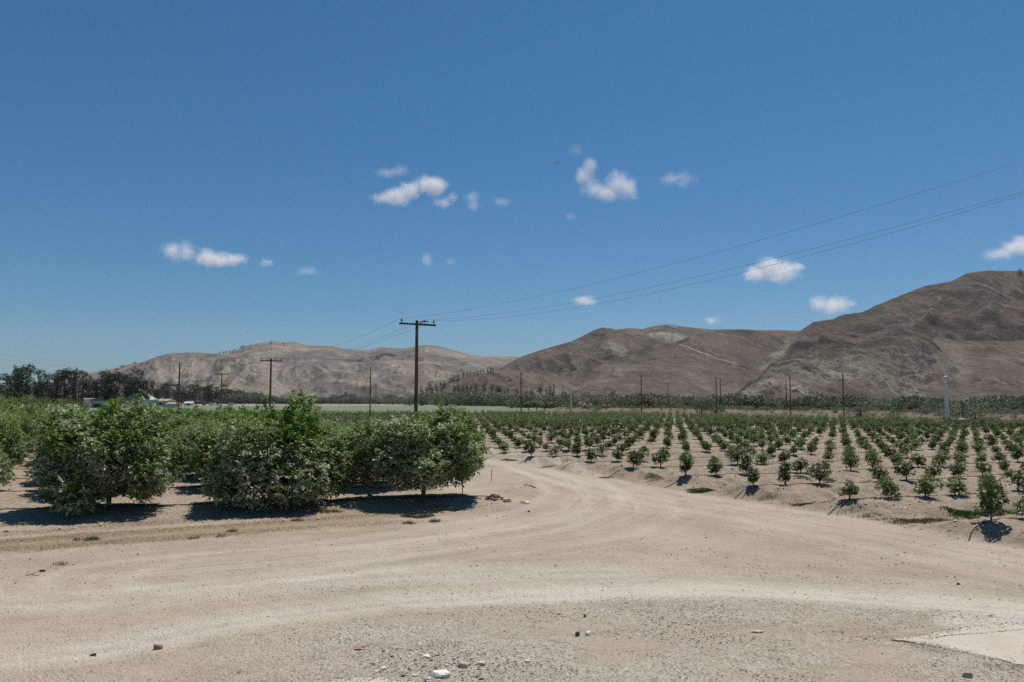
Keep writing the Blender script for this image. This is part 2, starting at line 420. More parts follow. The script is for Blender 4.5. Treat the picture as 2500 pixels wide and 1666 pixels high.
    base = mixc(nt, math_(nt, 'MULTIPLY', ramp(nt, n3, 0.5, 0.75), 0.35), base, (0.18, 0.14, 0.11))
    nt.links.new(base, b.inputs['Base Color']); b.inputs['Roughness'].default_value = 0.95; b.inputs['Specular IOR Level'].default_value = 0.08
    h1 = math_(nt, 'ADD', math_(nt, 'MULTIPLY', n3, 0.6), math_(nt, 'MULTIPLY', n2, 1.6))
    h1 = math_(nt, 'ADD', h1, math_(nt, 'MULTIPLY', vo.outputs['Distance'], -0.5))
    bump(nt, b, h1, 1.0, 0.045)
    o = mb.build('ground', m, smooth=True, kind='structure', label='dusty bare earth and gravel yard, dirt road and orchard soil')
    return o
ground()
def zz(x, y): return float(gh(np.array([x]), np.array([y]))[0])

# ------------------------------------------------------------------ hills
# crest lines: (source px x, y, depth m) seen from the road, front and back slope lengths, gully strength
HILLS = [
 dict(n='far range', c=[(-400,975,3200),(-60,962,3100),(60,948,3050),(140,930,3000),(205,915,2950),(270,903,2900),(324,888,2900),(372,884,2900),(430,878,2950),(500,872,3000),(560,862,3050),(600,844,3100),(663,833,3150),(693,837,3150),(720,835,3150),(750,844,3150),(810,846,3150),(840,853,3100),(900,855,3050),(933,847,3000),(981,852,2950),(1035,843,2900),(1068,845,2900),(1137,864,2850),(1179,870,2800),(1260,872,2800),(1340,880,2800),(1500,930,2800),(1700,990,2800)], f=1450, b=900, g=34, s=190),
 dict(n='left dome', c=[(150,985,2300),(230,955,2300),(270,925,2300),(330,890,2300),(385,870,2300),(420,862,2300),(468,861,2300),(534,864,2300),(575,874,2250),(610,905,2200),(640,935,2150),(680,985,2100)], f=900, b=600, g=42, s=120),
 dict(n='middle rolls', c=[(560,985,2300),(620,940,2350),(680,900,2450),(740,885,2500),(800,880,2550),(860,892,2550),(920,880,2500),(1000,882,2450),(1080,890,2400),(1160,900,2350),(1230,930,2300),(1300,985,2200)], f=900, b=500, g=46, s=170),
 dict(n='lower rolls', c=[(640,990,1900),(720,950,1950),(800,925,2000),(880,930,2000),(960,915,2000),(1040,925,1950),(1120,940,1900),(1200,985,1850)], f=600, b=400, g=40, s=130),
 dict(n='middle ridge', c=[(1330,985,2100),(1420,860,2100),(1507,805,2100),(1537,801,2100),(1570,804,2100),(1585,799,2100),(1612,794,2100),(1630,792,2100),(1675,798,2100),(1738,805,2100),(1810,804,2100),(1850,806,2050),(1925,807,2000),(1990,809,2000),(2100,830,1950),(2300,900,1900)], f=900, b=600, g=20, s=150),
 dict(n='middle shoulder', c=[(1130,985,1500),(1180,925,1550),(1210,904,1600),(1276,870,1650),(1336,850,1700),(1396,834,1750),(1450,807,1800),(1471,799.5,1800),(1490,801,1800),(1507,806,1800),(1550,822,1780),(1600,850,1700),(1660,900,1600),(1720,985,1500)], f=800, b=350, g=30, s=110),
 dict(n='pale hollow', c=[(1500,985,1750),(1540,850,1800),(1570,818,1850),(1610,810,1850),(1660,815,1850),(1700,830,1800),(1760,985,1700)], f=500, b=200, g=14, s=60),
 dict(n='near slope', c=[(1300,985,1150),(1349,950,1200),(1408,927,1230),(1468,891,1280),(1527,870,1330),(1572,851,1370),(1616,838,1400),(1646,838,1410),(1688,821,1450),(1735,809,1500),(1780,807,1520),(1825,806,1530),(1870,812,1530),(1910,830,1500),(1960,870,1450),(2050,985,1350)], f=700, b=300, g=16, s=150),
 dict(n='foothill', c=[(980,995,980),(1040,965,1020),(1070,956,1040),(1096,932,1060),(1149,919,1090),(1202,908,1110),(1255,903.6,1120),(1297,908,1120),(1340,919,1110),(1382,932,1080),(1430,960,1020),(1470,995,960)], f=380, b=200, g=16, s=60),
 dict(n='right mountain', c=[(1740,985,1250),(1800,925,1290),(1860,880,1320),(1900,855,1340),(1938,824,1370),(1961,805,1390),(1992,785,1400),(2035,780,1410),(2063,768,1420),(2112,762,1430),(2145,745,1440),(2181,731,1450),(2221,715,1460),(2265,698,1470),(2334,685,1480),(2372,665,1490),(2425,659,1500),(2500,660,1500),(2650,668,1480),(2900,640,1450),(3400,660,1400)], f=760, b=700, g=34, s=85),
 dict(n='near spur', c=[(1700,992,720),(1800,964,780),(1845,930,830),(1881,888,880),(1900,884,900),(1997,865,930),(2043,863,940),(2099,842,960),(2150,828,980),(2206,819,990),(2265,823,990),(2290,842,980),(2308,865,960),(2334,893,930),(2385,957,860),(2420,992,820)], f=330, b=260, g=14, s=50),
 dict(n='right fan', c=[(2180,992,900),(2250,860,1030),(2290,822,1060),(2340,832,1060),(2400,833,1060),(2500,832,1060),(2700,835,1050),(3000,840,1030),(3400,850,1000)], f=420, b=160, g=13, s=110),
]
def hill_fields(u, Y):
    X = u * Y
    px = 1250 + FPX * u
    best = np.full(Y.shape, -60.0); sbest = np.zeros(Y.shape); gb = np.zeros(Y.shape); lay = np.full(Y.shape, -1)
    for li, h in enumerate(HILLS):
        c = np.array(h['c'], float)
        cy = np.interp(px, c[:, 0], c[:, 1]); cD = np.interp(px, c[:, 0], c[:, 2])
        cD = cD + 0.05 * cD * (fbm(px / 140.0, px * 0 + li, 3, 100 + li) - 0.5)
        cH = CAMH + (HORIZ - cy) / FPX * cD * 1.003
        f = h['f'] * (0.8 + 0.4 * fbm(px / 90.0, px * 0 + 3.3, 3, 120 + li)); 
        t = (cD - Y) / f; tb = (Y - cD) / h['b']
        tf = np.clip(t, 0, 1)
        s = np.where(Y < cD, 0.42 * (0.5 + 0.5 * np.cos(math.pi * tf)) + 0.58 * (1 - tf) ** 1.35, 1 - sstep(0, 1, tb) * 0.9)
        z = cH * s
        inside = (px >= c[0, 0]) & (px <= c[-1, 0])
        z = np.where(inside, z, -60)
        # gullies running down the slope, faded out at the crest and the foot
        ws = h['s']
        wx = X + ws * 1.1 * (fbm(X / (ws * 2.4), Y / (ws * 2.4), 3, 140 + li) - 0.5)
        a = 0.62 * (wx / ws + 0.35 * (Y / ws)); 
        gl = ridged(a, Y / (ws * 3.2), 4, 150 + li, 0.52)
        gl2 = fbm(X / (ws * 0.33), Y / (ws * 0.5), 3, 160 + li)
        tap = np.where(Y < cD, np.clip(tf * 5.5, 0, 1), np.clip(tb * 4, 0, 1)) * np.clip((1 - tf) * 2.5, 0, 1)
        gl3 = ridged(a * 3.1 + 5, Y / (ws * 1.3), 3, 170 + li, 0.55)
        z = z + tap * h['g'] * (1.45 * (gl - 0.78) + 0.42 * (gl3 - 0.7) + 0.25 * (gl2 - 0.6))
        up = z > best
        best = np.where(up, z, best); sbest = np.where(up, s, sbest); gb = np.where(up, gl, gb); lay = np.where(up, li, lay)
    return X, best, sbest, gb, lay
def hill_z(px, D):
    u = np.array([(px - 1250) / FPX]); return float(hill_fields(u, np.array([float(D)]))[1][0])
def hills():
    Yr = np.geomspace(560, 4200, 560)
    u = np.concatenate([np.linspace(-1.2, -0.75, 60)[:-1], np.linspace(-0.75, 0.76, 1150), np.linspace(0.76, 1.2, 60)[1:]])
    Yg, U = np.meshgrid(Yr, u, indexing='ij')
    X, Z, S, GL, LAY = hill_fields(U, Yg)
    Z = np.maximum(Z, -8)
    px = 1250 + U * FPX
    # albedo classes: pale bare soil, dark scrub and darkened gully bottoms, grey rock
    names = [h['n'] for h in HILLS]
    py = HORIZ - (Z - CAMH) / Yg * FPX
    X0 = X; n1 = fbm(X / 130, Yg / 130, 5, 200); n2 = fbm(X / 40, Yg / 90, 4, 210)
    def spot(cx, cy, rx, ry, L, rot=0):
        dx, dy = px - cx, py - cy; c, s = math.cos(rot), math.sin(rot)
        d = ((dx * c + dy * s) / rx) ** 2 + ((-dx * s + dy * c) / ry) ** 2
        return np.where(LAY == names.index(L), np.exp(-d ** 1.5), 0)
    pale = 0.0 * Z
    pale += 1.2 * spot(1895, 862, 62, 18, 'right mountain', -0.72)
    pale += 1.2 * spot(1630, 818, 60, 16, 'pale hollow', 0.15)
    pale += 0.55 * spot(1960, 925, 60, 22, 'near spur', -0.4) + 1.1 * spot(2270, 925, 55, 26, 'near spur', -0.7) + .7 * spot(2080, 905, 90, 22, 'near spur', -0.2) + 0.7 * spot(1850, 950, 60, 16, 'near spur', -0.5)
    pale += 0.8 * spot(1505, 850, 30, 14, 'middle shoulder', 0.5)
    pale += 0.45 * spot(2330, 880, 40, 70, 'right fan', -0.55)
    pale += 0.5 * spot(1350, 965, 60, 18, 'foothill')
    for cx in (395, 430, 470, 505, 545, 590):
        pale += 1.0 * spot(cx, 922, 8, 48, 'left dome', 0.35 * (cx - 460) / 60)
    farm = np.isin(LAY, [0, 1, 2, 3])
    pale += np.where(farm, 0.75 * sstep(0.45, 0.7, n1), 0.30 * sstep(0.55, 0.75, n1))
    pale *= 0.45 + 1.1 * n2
    dark = 0.0 * Z
    dark += 1.0 * spot(600, 905, 18, 52, 'left dome', -0.55) + 1.0 * spot(610, 905, 22, 48, 'far range', -0.5) + 0.8 * spot(540, 875, 50, 10, 'left dome', 0.2)
    dark *= sstep(0.45, 0.55, fbm(X / 14, Yg / 30, 4, 230))
    dark += 0.30 * sstep(0.60, 0.25, GL) * sstep(0.35, 0.65, n2) * (~farm)  # darkens the gully bottoms on the nearer hills
    for nm_, a_ in (('near spur', 1.0), ('near slope', .7), ('right fan', .6), ('middle shoulder', .6), ('right mountain', .5)):
        dark += a_ * np.where(LAY == names.index(nm_), sstep(.90, .975, S), 0) * sstep(.30, .6, fbm(X / 16, Yg / 40, 3, 241))
    dark += 0.35 * spot(2090, 700, 200, 60, 'right mountain', -0.4)
    greyr = np.where(LAY == names.index('near spur'), 0.62 * sstep(.35, .62, fbm(X / 70, Yg / 70, 4, 251)), 0) + 0.22 * np.where(LAY == names.index('right mountain'), sstep(.45, .65, n1), 0) + 0.9 * (spot(1985, 925, 70, 28, 'near spur', -0.45) + spot(2275, 915, 60, 30, 'near spur', -0.7)) * sstep(0.4, 0.6, n2)
    C = np.stack([np.clip(pale, 0, 1), np.clip(dark, 0, 1), np.clip(greyr, 0, 1), np.where(farm, 1.0, 0.0)], -1).reshape(-1, 4)
    nr, nc = Yg.shape
    V = np.stack([X, Yg, Z], -1).reshape(-1, 3)
    i = np.arange(nr - 1)[:, None] * nc; k = np.arange(nc - 1)[None]
    F = np.stack([i + k, i + k + 1, i + nc + k + 1, i + nc + k], -1).reshape(-1, 4)
    m, nt, b = newmat('hill_earth')
    at = nd(nt, 'ShaderNodeAttribute', attribute_name='col'); sep = nd(nt, 'ShaderNodeSeparateColor'); nt.links.new(at.outputs['Color'], sep.inputs[0])
    pos = geo_pos(nt)
    st = scaled(nt, pos, (1, 0.45, 0.6))
    n_a = noise(nt, pos, 0.018, 6, 0.6); n_b = noise(nt, st, 0.11, 6, 0.7, 0.4); n_c = noise(nt, st, 0.42, 3, 0.7)
    rn = nd(nt, 'ShaderNodeTexNoise', noise_type='RIDGED_MULTIFRACTAL', normalize=True); rn.inputs['Scale'].default_value = 0.030; rn.inputs['Detail'].default_value = 5; rn.inputs['Roughness'].default_value = 0.6; rn.inputs['Distortion'].default_value = 0.6
    nt.links.new(scaled(nt, pos, (1, 0.30, 0.5)), rn.inputs['Vector']); n_r = rn.outputs['Fac']
    n_s = noise(nt, scaled(nt, pos, (1, 0.35, 0.5)), 0.17, 6, 0.72, 0.8)
    brown = mixc(nt, ramp(nt, n_a, 0.35, 0.65), (0.178, 0.138, 0.110), (0.134, 0.103, 0.083))
    brown = mixc(nt, ramp(nt, n_b, 0.5, 0.72), brown, (0.30, 0.235, 0.178))
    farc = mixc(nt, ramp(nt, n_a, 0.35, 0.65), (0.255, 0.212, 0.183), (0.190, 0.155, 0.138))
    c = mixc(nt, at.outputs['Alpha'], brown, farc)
    palec = mixc(nt, ramp(nt, n_b, 0.4, 0.7), (0.40, 0.350, 0.270), (0.25, 0.21, 0.165))
    c = mixc(nt, sep.outputs[0], c, palec)
    c = mixc(nt, sep.outputs[2], c, mixc(nt, ramp(nt, n_s, 0.44, 0.58), (0.30, 0.265, 0.215), (0.062, 0.052, 0.046)))
    c = mixc(nt, math_(nt, 'MULTIPLY', sep.outputs[1], 0.85), c, (0.055, 0.058, 0.048))
    c = mixc(nt, math_(nt, 'MULTIPLY', ramp(nt, n_r, 0.42, 0.15), 0.55), c, mixc(nt, 0.5, c, (0.05, 0.045, 0.04)))  # rill channels painted darker than their crests, relief shade put into the colour
    spk = ramp(nt, n_c, 0.55, 0.72)
    c = mixc(nt, math_(nt, 'MULTIPLY', spk, 0.72), c, (0.070, 0.058, 0.050))
    nt.links.new(c, b.inputs['Base Color']); b.inputs['Roughness'].default_value = 1.0; b.inputs['Specular IOR Level'].default_value = 0.0
    hh = math_(nt, 'ADD', math_(nt, 'MULTIPLY', n_b, 1.0), math_(nt, 'MULTIPLY', n_c, 0.35))
    hh = math_(nt, 'ADD', hh, math_(nt, 'MULTIPLY', n_r, 2.2))
    bump(nt, b, hh, 1.0, 6.0)
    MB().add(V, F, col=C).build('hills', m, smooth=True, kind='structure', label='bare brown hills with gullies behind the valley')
hills()

def on_hill(px, D, off=0.4):
    z = hill_z(px, D); return ((px - 1250) / FPX * D, D, z + off)
def find_depth(px, py, lo, hi):
    """nearest depth at which the hills show at this pixel"""
    Ds = np.geomspace(lo, hi, 400); u = np.full(400, (px - 1250) / FPX)
    z = hill_fields(u, Ds)[1]; a = HORIZ - (z - CAMH) / Ds * FPX
    k = np.argmax(a <= py) if (a <= py).any() else int(np.argmin(a))
    return float(Ds[k])
# dirt track climbing the near slope
def ribbon(pts, w, name, mat, lift=1.0, **tags):
    pts = np.array(pts, float); T = np.gradient(pts, axis=0); N = np.stack([-T[:, 1], T[:, 0], 0 * T[:, 0]], -1); N /= np.linalg.norm(N, axis=1)[:, None]
    A = pts - N * w / 2 + [0, 0, lift]; B = pts + N * w / 2 + [0, 0, lift]; A2 = A - [0, 0, 3 + lift]; B2 = B - [0, 0, 3 + lift]
    n = len(pts); V = np.concatenate([A, B, A2, B2]); F = []
    for k in range(n - 1):
        F += [[k, k + 1, n + k + 1, n + k], [2 * n + k, 2 * n + k + 1, k + 1, k], [n + k, n + k + 1, 3 * n + k + 1, 3 * n + k]]
    return MB().add(V, F).build(name, mat, **tags)
M_track = plain('pale_track', (0.40, 0.34, 0.28), 0.95, scale=0.2, var=0.1, spec=0.0)
def hill_line(pp, lo, hi, n=40):
    pp = np.array(pp, float); out = []
    for t in np.linspace(0, len(pp) - 1, n):
        k = min(int(t), len(pp) - 2); q = pp[k] * (1 - (t - k)) + pp[k + 1] * (t - k)
        D = find_depth(q[0], q[1], lo, hi); out.append(on_hill(q[0], D, 0))
    out = np.array(out)
    ker = np.ones(5) / 5
    for a in range(2): out[2:-2, a] = np.convolve(out[:, a], ker, 'valid')
    for p in out: p[2] = hill_z(1250 + p[0] / p[1] * FPX, p[1])
    return out
ribbon(hill_line([(1658, 842), (1700, 857), (1740, 873), (1790, 889), (1815, 897), (1832, 904)], 1150, 1500), 3.2, 'hill_track', M_track, 0.7, kind='structure', label='pale dirt track slanting down the hillside')

# ------------------------------------------------------------------ slabs
def slab(name, pxs, h, mat, label):
    p0 = [G(*p) for p in pxs]; pts = []; g = np.random.default_rng(3)
    for a, b in zip(p0, p0[1:] + p0[:1]):
        m = max(1, int(math.dist(a, b) / .07))
        for q in range(m):
            t = q / m; e = .018 * g.normal(size=2) * (m > 1); pts.append((a[0] * (1 - t) + b[0] * t + e[0], a[1] * (1 - t) + b[1] * t + e[1]))
    n = len(pts)
    zt = h
    top = [(x, y, zt) for x, y in pts]; bot = [(x, y, zt - 0.25) for x, y in pts]
    V = top + bot
    F = [[k, (k + 1) % n, n + (k + 1) % n, n + k][::-1] for k in range(n)]
    mb = MB().add(V, F); mb.F.append(np.array([list(range(n))]))
    o = mb.build(name, mat, kind='structure', label=label)
    return zt
mc, nt, b = newmat('dusty_concrete')
pos = geo_pos(nt); a1 = noise(nt, pos, 1.2, 5, 0.6); a2 = noise(nt, pos, 45, 4, 0.7)
c = mixc(nt, ramp(nt, a1, 0.35, 0.7), (0.475, 0.415, 0.345), (0.42, 0.362, 0.296))
c = mixc(nt, math_(nt, 'MULTIPLY', ramp(nt, a2, 0.58, 0.75), 0.5), c, (0.33, 0.275, 0.22))
a3 = noise(nt, pos, 3.5, 6, 0.7)
c = mixc(nt, math_(nt, 'MULTIPLY', ramp(nt, a3, 0.52, 0.68), 0.7), c, (0.37, 0.31, 0.245))
nt.links.new(c, b.inputs['Base Color']); b.inputs['Roughness'].default_value = 0.9; b.inputs['Specular IOR Level'].default_value = 0.1
bump(nt, b, a2, 0.4, 0.01)
slab('pavement', [(2183, 1563), (2215, 1558), (2262, 1552), (2300, 1543), (2340, 1537), (2400, 1531), (2520, 1523), (2900, 1500), (2900, 1700), (2510, 1628), (2440, 1612), (2370, 1598), (2290, 1580), (2230, 1569)][::-1], 0.012, mc, 'smooth pale concrete pad at the lower right corner')
slab('pavement', [(690, 1692), (760, 1675), (820, 1664), (880, 1657), (930, 1657), (985, 1664), (1040, 1680), (1060, 1720), (690, 1760)][::-1], 0.012, mc, 'curved edge of a pale concrete pad at the bottom of the frame')

# ------------------------------------------------------------------ loose stones
def gravel_field():
    base = np.array([[1, 0, 0], [0, 1, 0], [-1, 0, 0], [0, -1, 0], [0, 0, 0.8], [0, 0, -0.6], [.7, .7, .25], [-.7, .7, .2], [-.7, -.7, .25], [.7, -.7, .2]], float)
    tri = np.array([[4, 0, 6], [4, 6, 1], [4, 1, 7], [4, 7, 2], [4, 2, 8], [4, 8, 3], [4, 3, 9], [4, 9, 0], [0, 5, 6], [6, 5, 1], [1, 5, 7], [7, 5, 2], [2, 5, 8], [8, 5, 3], [3, 5, 9], [9, 5, 0]])
    xs, ys, ss = [], [], []
    def put(n, y0, y1, smin, smax, keep):
        t = rng.random(n); Y = np.sqrt(y0 ** 2 + t * (y1 ** 2 - y0 ** 2)); X = (rng.random(n) * 2 - 1) * 0.74 * Y
        k = keep(X, Y); X, Y = X[k], Y[k]
        s = smin + (smax - smin) * rng.random(len(X)) ** 3
        xs.append(X); ys.append(Y); ss.append(s)
    offslab = lambda X, Y: ~np.any([np.hypot((X - c_[0]) / c_[2], (Y - c_[1]) / c_[3]) < .95 for c_ in SLABS], 0)
    patch = lambda X, Y: fbm(X / 1.6, Y / 1.1, 3, 88)
    put(60000, 9.6, 16, 0.005, 0.019, lambda X, Y: offslab(X, Y) & (rng.random(len(X)) < sstep(0.30, 0.62, patch(X, Y)) * gravel_zone(X, Y) + 0.05))
    put(3000, 9.6, 15, 0.016, 0.036, lambda X, Y: offslab(X, Y) & (rng.random(len(X)) < (0.02 + 0.38 * gravel_zone(X, Y)) * sstep(0.35, 0.6, patch(X, Y))))
    cx_, cy_ = G(1090, 1625)
    m_ = 70; xs.append(cx_ + .55 * rng.normal(size=m_)); ys.append(cy_ + .35 * rng.normal(size=m_)); ss.append(.02 + .035 * rng.random(m_) ** 2)
    d = lambda X, Y: np.minimum(np.abs(dist_poly(X, Y, T1) - 1.45), 9)
    put(30000, 15, 21, 0.008, 0.026, lambda X, Y: rng.random(len(X)) < 0.06 + 0.5 * np.exp(-(d(X, Y) / .45) ** 2) * (patch(X, Y) > .42))
    put(9000, 18, 32, 0.012, 0.035, lambda X, Y: rng.random(len(X)) < 0.12 + 0.35 * (patch(X, Y) > .55))
    put(30000, 22, 52, 0.012, 0.06, lambda X, Y: ((young_e(X, Y)) > -1.2) & (rng.random(len(X)) < 0.25 + .7 * (patch(X, Y) > .45)))
    for line, cnt, wd in (([(2183, 1563), (2262, 1552), (2340, 1537), (2510, 1524)], 420, .07), ([(2230, 1569), (2290, 1580), (2370, 1598), (2510, 1628)], 420, .06), ([(2262, 1562), (2330, 1552), (2400, 1548), (2500, 1538)], 240, .015), ([(2330, 1570), (2500, 1590)], 30, .35), ([(760, 1680), (830, 1664), (930, 1658), (1000, 1668)], 260, .05)):
        L_ = GR(line); t = rng.random(cnt) * (len(L_) - 1); k = t.astype(int); f = (t - k)[:, None]
        q = L_[k] * (1 - f) + L_[k + 1] * f + wd * rng.normal(size=(cnt, 2))
        xs.append(q[:, 0]); ys.append(q[:, 1]); ss.append(.006 + .013 * rng.random(cnt) ** 2)
    X, Y, S = map(np.concatenate, (xs, ys, ss)); n = len(X)
    a = rng.random(n) * 6.283; c, s = np.cos(a), np.sin(a)
    B = base[None] * (1 + 0.5 * (rng.random((n, 10, 3)) - 0.5))
    B = B * np.stack([S * (0.8 + .6 * rng.random(n)), S * (0.6 + .4 * rng.random(n)), S * (0.4 + .4 * rng.random(n))], -1)[:, None]
    V = np.stack([B[..., 0] * c[:, None] - B[..., 1] * s[:, None] + X[:, None], B[..., 0] * s[:, None] + B[..., 1] * c[:, None] + Y[:, None], B[..., 2] + (np.maximum(gh(X, Y), .012 * np.any([np.hypot((X - c_[0]) / c_[2], (Y - c_[1]) / c_[3]) < 1 for c_ in SLABS], 0)) + 0.15 * S)[:, None]], -1).reshape(-1, 3)
    F = (tri[None] + 10 * np.arange(n)[:, None, None]).reshape(-1, 3)
    t = rng.random(n)[:, None]
    col = np.where(t < 0.25, np.array([[.20, .17, .145]]), np.where(t < 0.75, np.array([[.37, .32, .26]]), np.array([[.56, .51, .44]]))) * (0.8 + 0.4 * rng.random(n))[:, None]
    col = np.repeat(np.concatenate([col, np.ones((n, 1))], 1), 10, 0)
    MB().add(V, F, col=col).build('gravel', M_rock, kind='stuff', label='loose gravel and pebbles strewn over the yard')
gravel_field()

def rock(px, py, w, h, d, seed, col, label, flat=0.35, rot=0, cat='rock', name='rock', group=None):
    """stone sitting on the ground, w/h/d in metres"""
    x, y = G(px, py); z = zz(x, y)
    g = np.random.default_rng(seed)
    me = MB().ellip((0, 0, 0), (1, 1, 1), 16, 11)
    V = me.V[0]
    # facet by clipping with random planes
    for _ in range(12):
        nrm = g.normal(size=3); nrm /= np.linalg.norm(nrm); k = 0.48 + 0.35 * g.random()
        dd = V @ nrm; V -= np.outer(np.maximum(dd - k, 0), nrm)
    V[:, 2] = np.clip(V[:, 2], -0.6, 1 - flat)
    V += 0.03 * (g.random(V.shape) - 0.5)
    V *= np.array([w / 2, d / 2, h / 1.3])
    me.V[0] = V
    cc = np.ones((len(V), 4)); cc[:, :3] = np.array(col) * (0.9 + 0.2 * g.random((len(V), 1)))
    me.C[0] = cc
    o = me.build(name, M_rock, smooth=False, label=label, category=cat)
    o.location = (x, y, z + h * 0.14); o.rotation_euler = (0, 0, rot)
    if group: o['group'] = group
    return o
PALE = (0.74, 0.68, 0.59); GREYR = (0.40, 0.35, 0.30)
rock(385, 1583, 0.20, 0.11, 0.15, 1, (0.33, 0.22, 0.19), 'reddish round stone alone on the left side of the road', flat=0.1)
rock(1080, 1652, 0.37, 0.14, 0.24, 2, PALE, 'big flat-topped pale stone at the bottom edge, largest of the cluster', flat=0.55, rot=-0.25)
rock(1133, 1624, 0.20, 0.11, 0.20, 3, (0.42, 0.36, 0.30), 'tan slanted stone with dark underside behind the big flat-topped stone', rot=0.7)
rock(1040, 1603, 0.15, 0.07, 0.12, 4, PALE, 'pale rounded stone, left one in the cluster above the big flat-topped stone', flat=0.4)
rock(1053, 1590, 0.09, 0.04, 0.07, 5, PALE, 'small pale brick-like chip just behind the pale rounded stone', flat=0.5)
rock(1132, 1589, 0.13, 0.05, 0.10, 6, (0.50, 0.44, 0.37), 'low pale stone farthest back in the stone cluster', flat=0.5)
rock(1171, 1619, 0.19, 0.07, 0.12, 7, (0.52, 0.47, 0.40), 'pale rough stone right of the slanted tan stone', flat=0.4, rot=-0.3)
rock(1288, 1615, 0.12, 0.04, 0.09, 8, (0.52, 0.50, 0.44), 'small flat greenish-white stone right of the cluster', flat=0.5)
rock(1437, 1546, 0.14, 0.09, 0.08, 9, PALE, 'white angular stone in the middle of the gravel', flat=0.3, rot=0.5)
rock(1410, 1550, 0.09, 0.10, 0.07, 10, (0.16, 0.14, 0.12), 'dark pointed stone beside the white angular one', flat=0.1)
rock(1427, 1506, 0.07, 0.09, 0.05, 11, (0.24, 0.21, 0.18), 'upright small grey stone behind the white angular one', flat=0.0)
rock(1850, 1545, 0.26, 0.05, 0.13, 12, (0.52, 0.48, 0.43), 'crumbled white clod on gravel left of the concrete pad', flat=0.4)
rock(2340, 1427, 0.10, 0.07, 0.08, 13, (0.17, 0.16, 0.16), 'dark round stone on the road above the concrete pad', flat=0.1)
rock(2364, 1656, 0.17, 0.09, 0.12, 15, GREYR, 'grey stone at the bottom edge below the concrete pad', flat=0.2)
rock(903, 1217, 0.30, 0.21, 0.24, 16, (0.22, 0.20, 0.18), 'grey boulder in the shade between two lemon trees', flat=0.1)
rock(1240, 1229, 0.46, 0.20, 0.30, 17, (0.62, 0.54, 0.44), 'pale slab-like boulder left of its round mate at the road corner', flat=0.3, rot=0.3)
rock(1283, 1232, 0.44, 0.17, 0.26, 18, (0.60, 0.53, 0.44), 'pale rounded boulder right one of the pair at the road corner', flat=0.2, rot=-0.3)
rock(1290, 1249, 0.12, 0.08, 0.10, 19, (0.14, 0.11, 0.09), 'small dark clod in front of the rounded boulder', flat=0.1)
rock(104, 1396, 0.16, 0.07, 0.12, 20, (0.15, 0.11, 0.09), 'flat dark brown clod at the left edge of the road', flat=0.3)
rock(227, 1592, 0.12, 0.05, 0.08, 21, (0.12, 0.10, 0.09), 'small dark flat stone left of the reddish stone', flat=0.2)
rock(15, 1299, 0.20, 0.08, 0.13, 22, (0.26, 0.19, 0.15), 'brown stone in dry grass at the left edge', flat=0.2)
rock(497, 1276, 0.13, 0.07, 0.10, 23, (0.66, 0.63, 0.58), 'small white stone in dry grass before the lemon trees', flat=0.2)
for k, (px, py, w, h, d, c_, lab) in enumerate([
    (1206, 1227, .55, .22, .35, (0.20, 0.15, 0.11), 'heap of dug brown clods left of the pale boulders'),
    (1290, 1197, .50, .20, .40, (0.20, 0.16, 0.12), 'heap of crumbly dark clods on top of the dirt mound')]):
    g = np.random.default_rng(50 + k); mb = MB()
    for _ in range(46):
        a, r = g.random() * 6.28, g.random() ** .6
        x, y = math.cos(a) * r * w * .7, math.sin(a) * r * d * .7
        s = 0.025 + 0.05 * g.random()
        cc = np.array(c_) * (0.7 + 0.9 * g.random())
        mb.ellip((x, y, h * (1 - r) * 0.8 + s * .3), (s * 1.3, s, s * .7), 6, 5, 0.6, int(g.integers(1e6)), col=tuple(cc), rot=a)
    x, y = G(px, py)
    for _ in range(5):
        a = g.random() * 6.28; p = np.array([math.cos(a) * .1, math.sin(a) * .1, .1])
        mb.tube([p, p + [math.cos(a) * .12, math.sin(a) * .1, .16 * g.random()]], [.008, .004], 4, col=(.09, .06, .04))
    o = mb.build('clod_heap', M_rock, label=lab, category='clod heap'); o.location = (x, y, zz(x, y))

# fallen lemons
for k, (px, py, lab) in enumerate([(22, 1200, 'fallen lemon on a soil bed at the left edge'), (245, 1283, 'fallen lemon in dry grass below the left lemon tree shadow'), (146, 1290, 'orange-ripe fallen fruit leftmost in the dry grass'), (776, 1267, 'fallen lemon in dry grass farthest right, near the green tufts'), (693, 1272, 'fallen fruit half hidden in dry grass left of the last one')]):
    x, y = G(px, py, 0.03)
    mb = MB().ellip((0, 0, 0), (.055, .042, .042), 12, 9)
    mb.ellip((.055, 0, 0), (.016, .012, .012), 8, 5)
    o = mb.build('lemon', M_lemonfruit, smooth=True, label=lab, category='lemon', group='fruit fallen on the ground'); o.location = (x, y, zz(x, y) + .035); o.rotation_euler = (0.1, 0, k * 1.3)

# brown dead leaf and twig
mb = MB(); mb.add([(-.08, -.02, .02), (0, -.035, .035), (.09, -.01, .02), (.1, .015, .05), (0, .04, .02), (-.07, .03, .045)], [[0, 1, 4, 5], [1, 2, 3, 4]])
mb.tube([(.09, 0, .03), (.16, .02, .04)], .004, 5)
o = mb.build('dead_leaf', plain('rust_leaf', (0.42, 0.19, 0.10), 0.8), label='curled rust-brown dead leaf lying on gravel left of the stones', category='leaf'); x, y = G(876, 1586); o.location = (x, y, zz(x, y) + .01)
mb = MB().tube([(-.14, 0, .02), (-.03, .01, .05), (.06, -.01, .03), (.14, .03, .02)], [.008, .01, .008, .005], 6); mb.tube([(-.03, .01, .05), (.03, .06, .07)], [.006, .004], 5)
o = mb.build('stick', M_bark, label='short forked dead stick on the left side of the road', category='stick'); x, y = G(79, 1409); o.location = (x, y, zz(x, y) + .01)

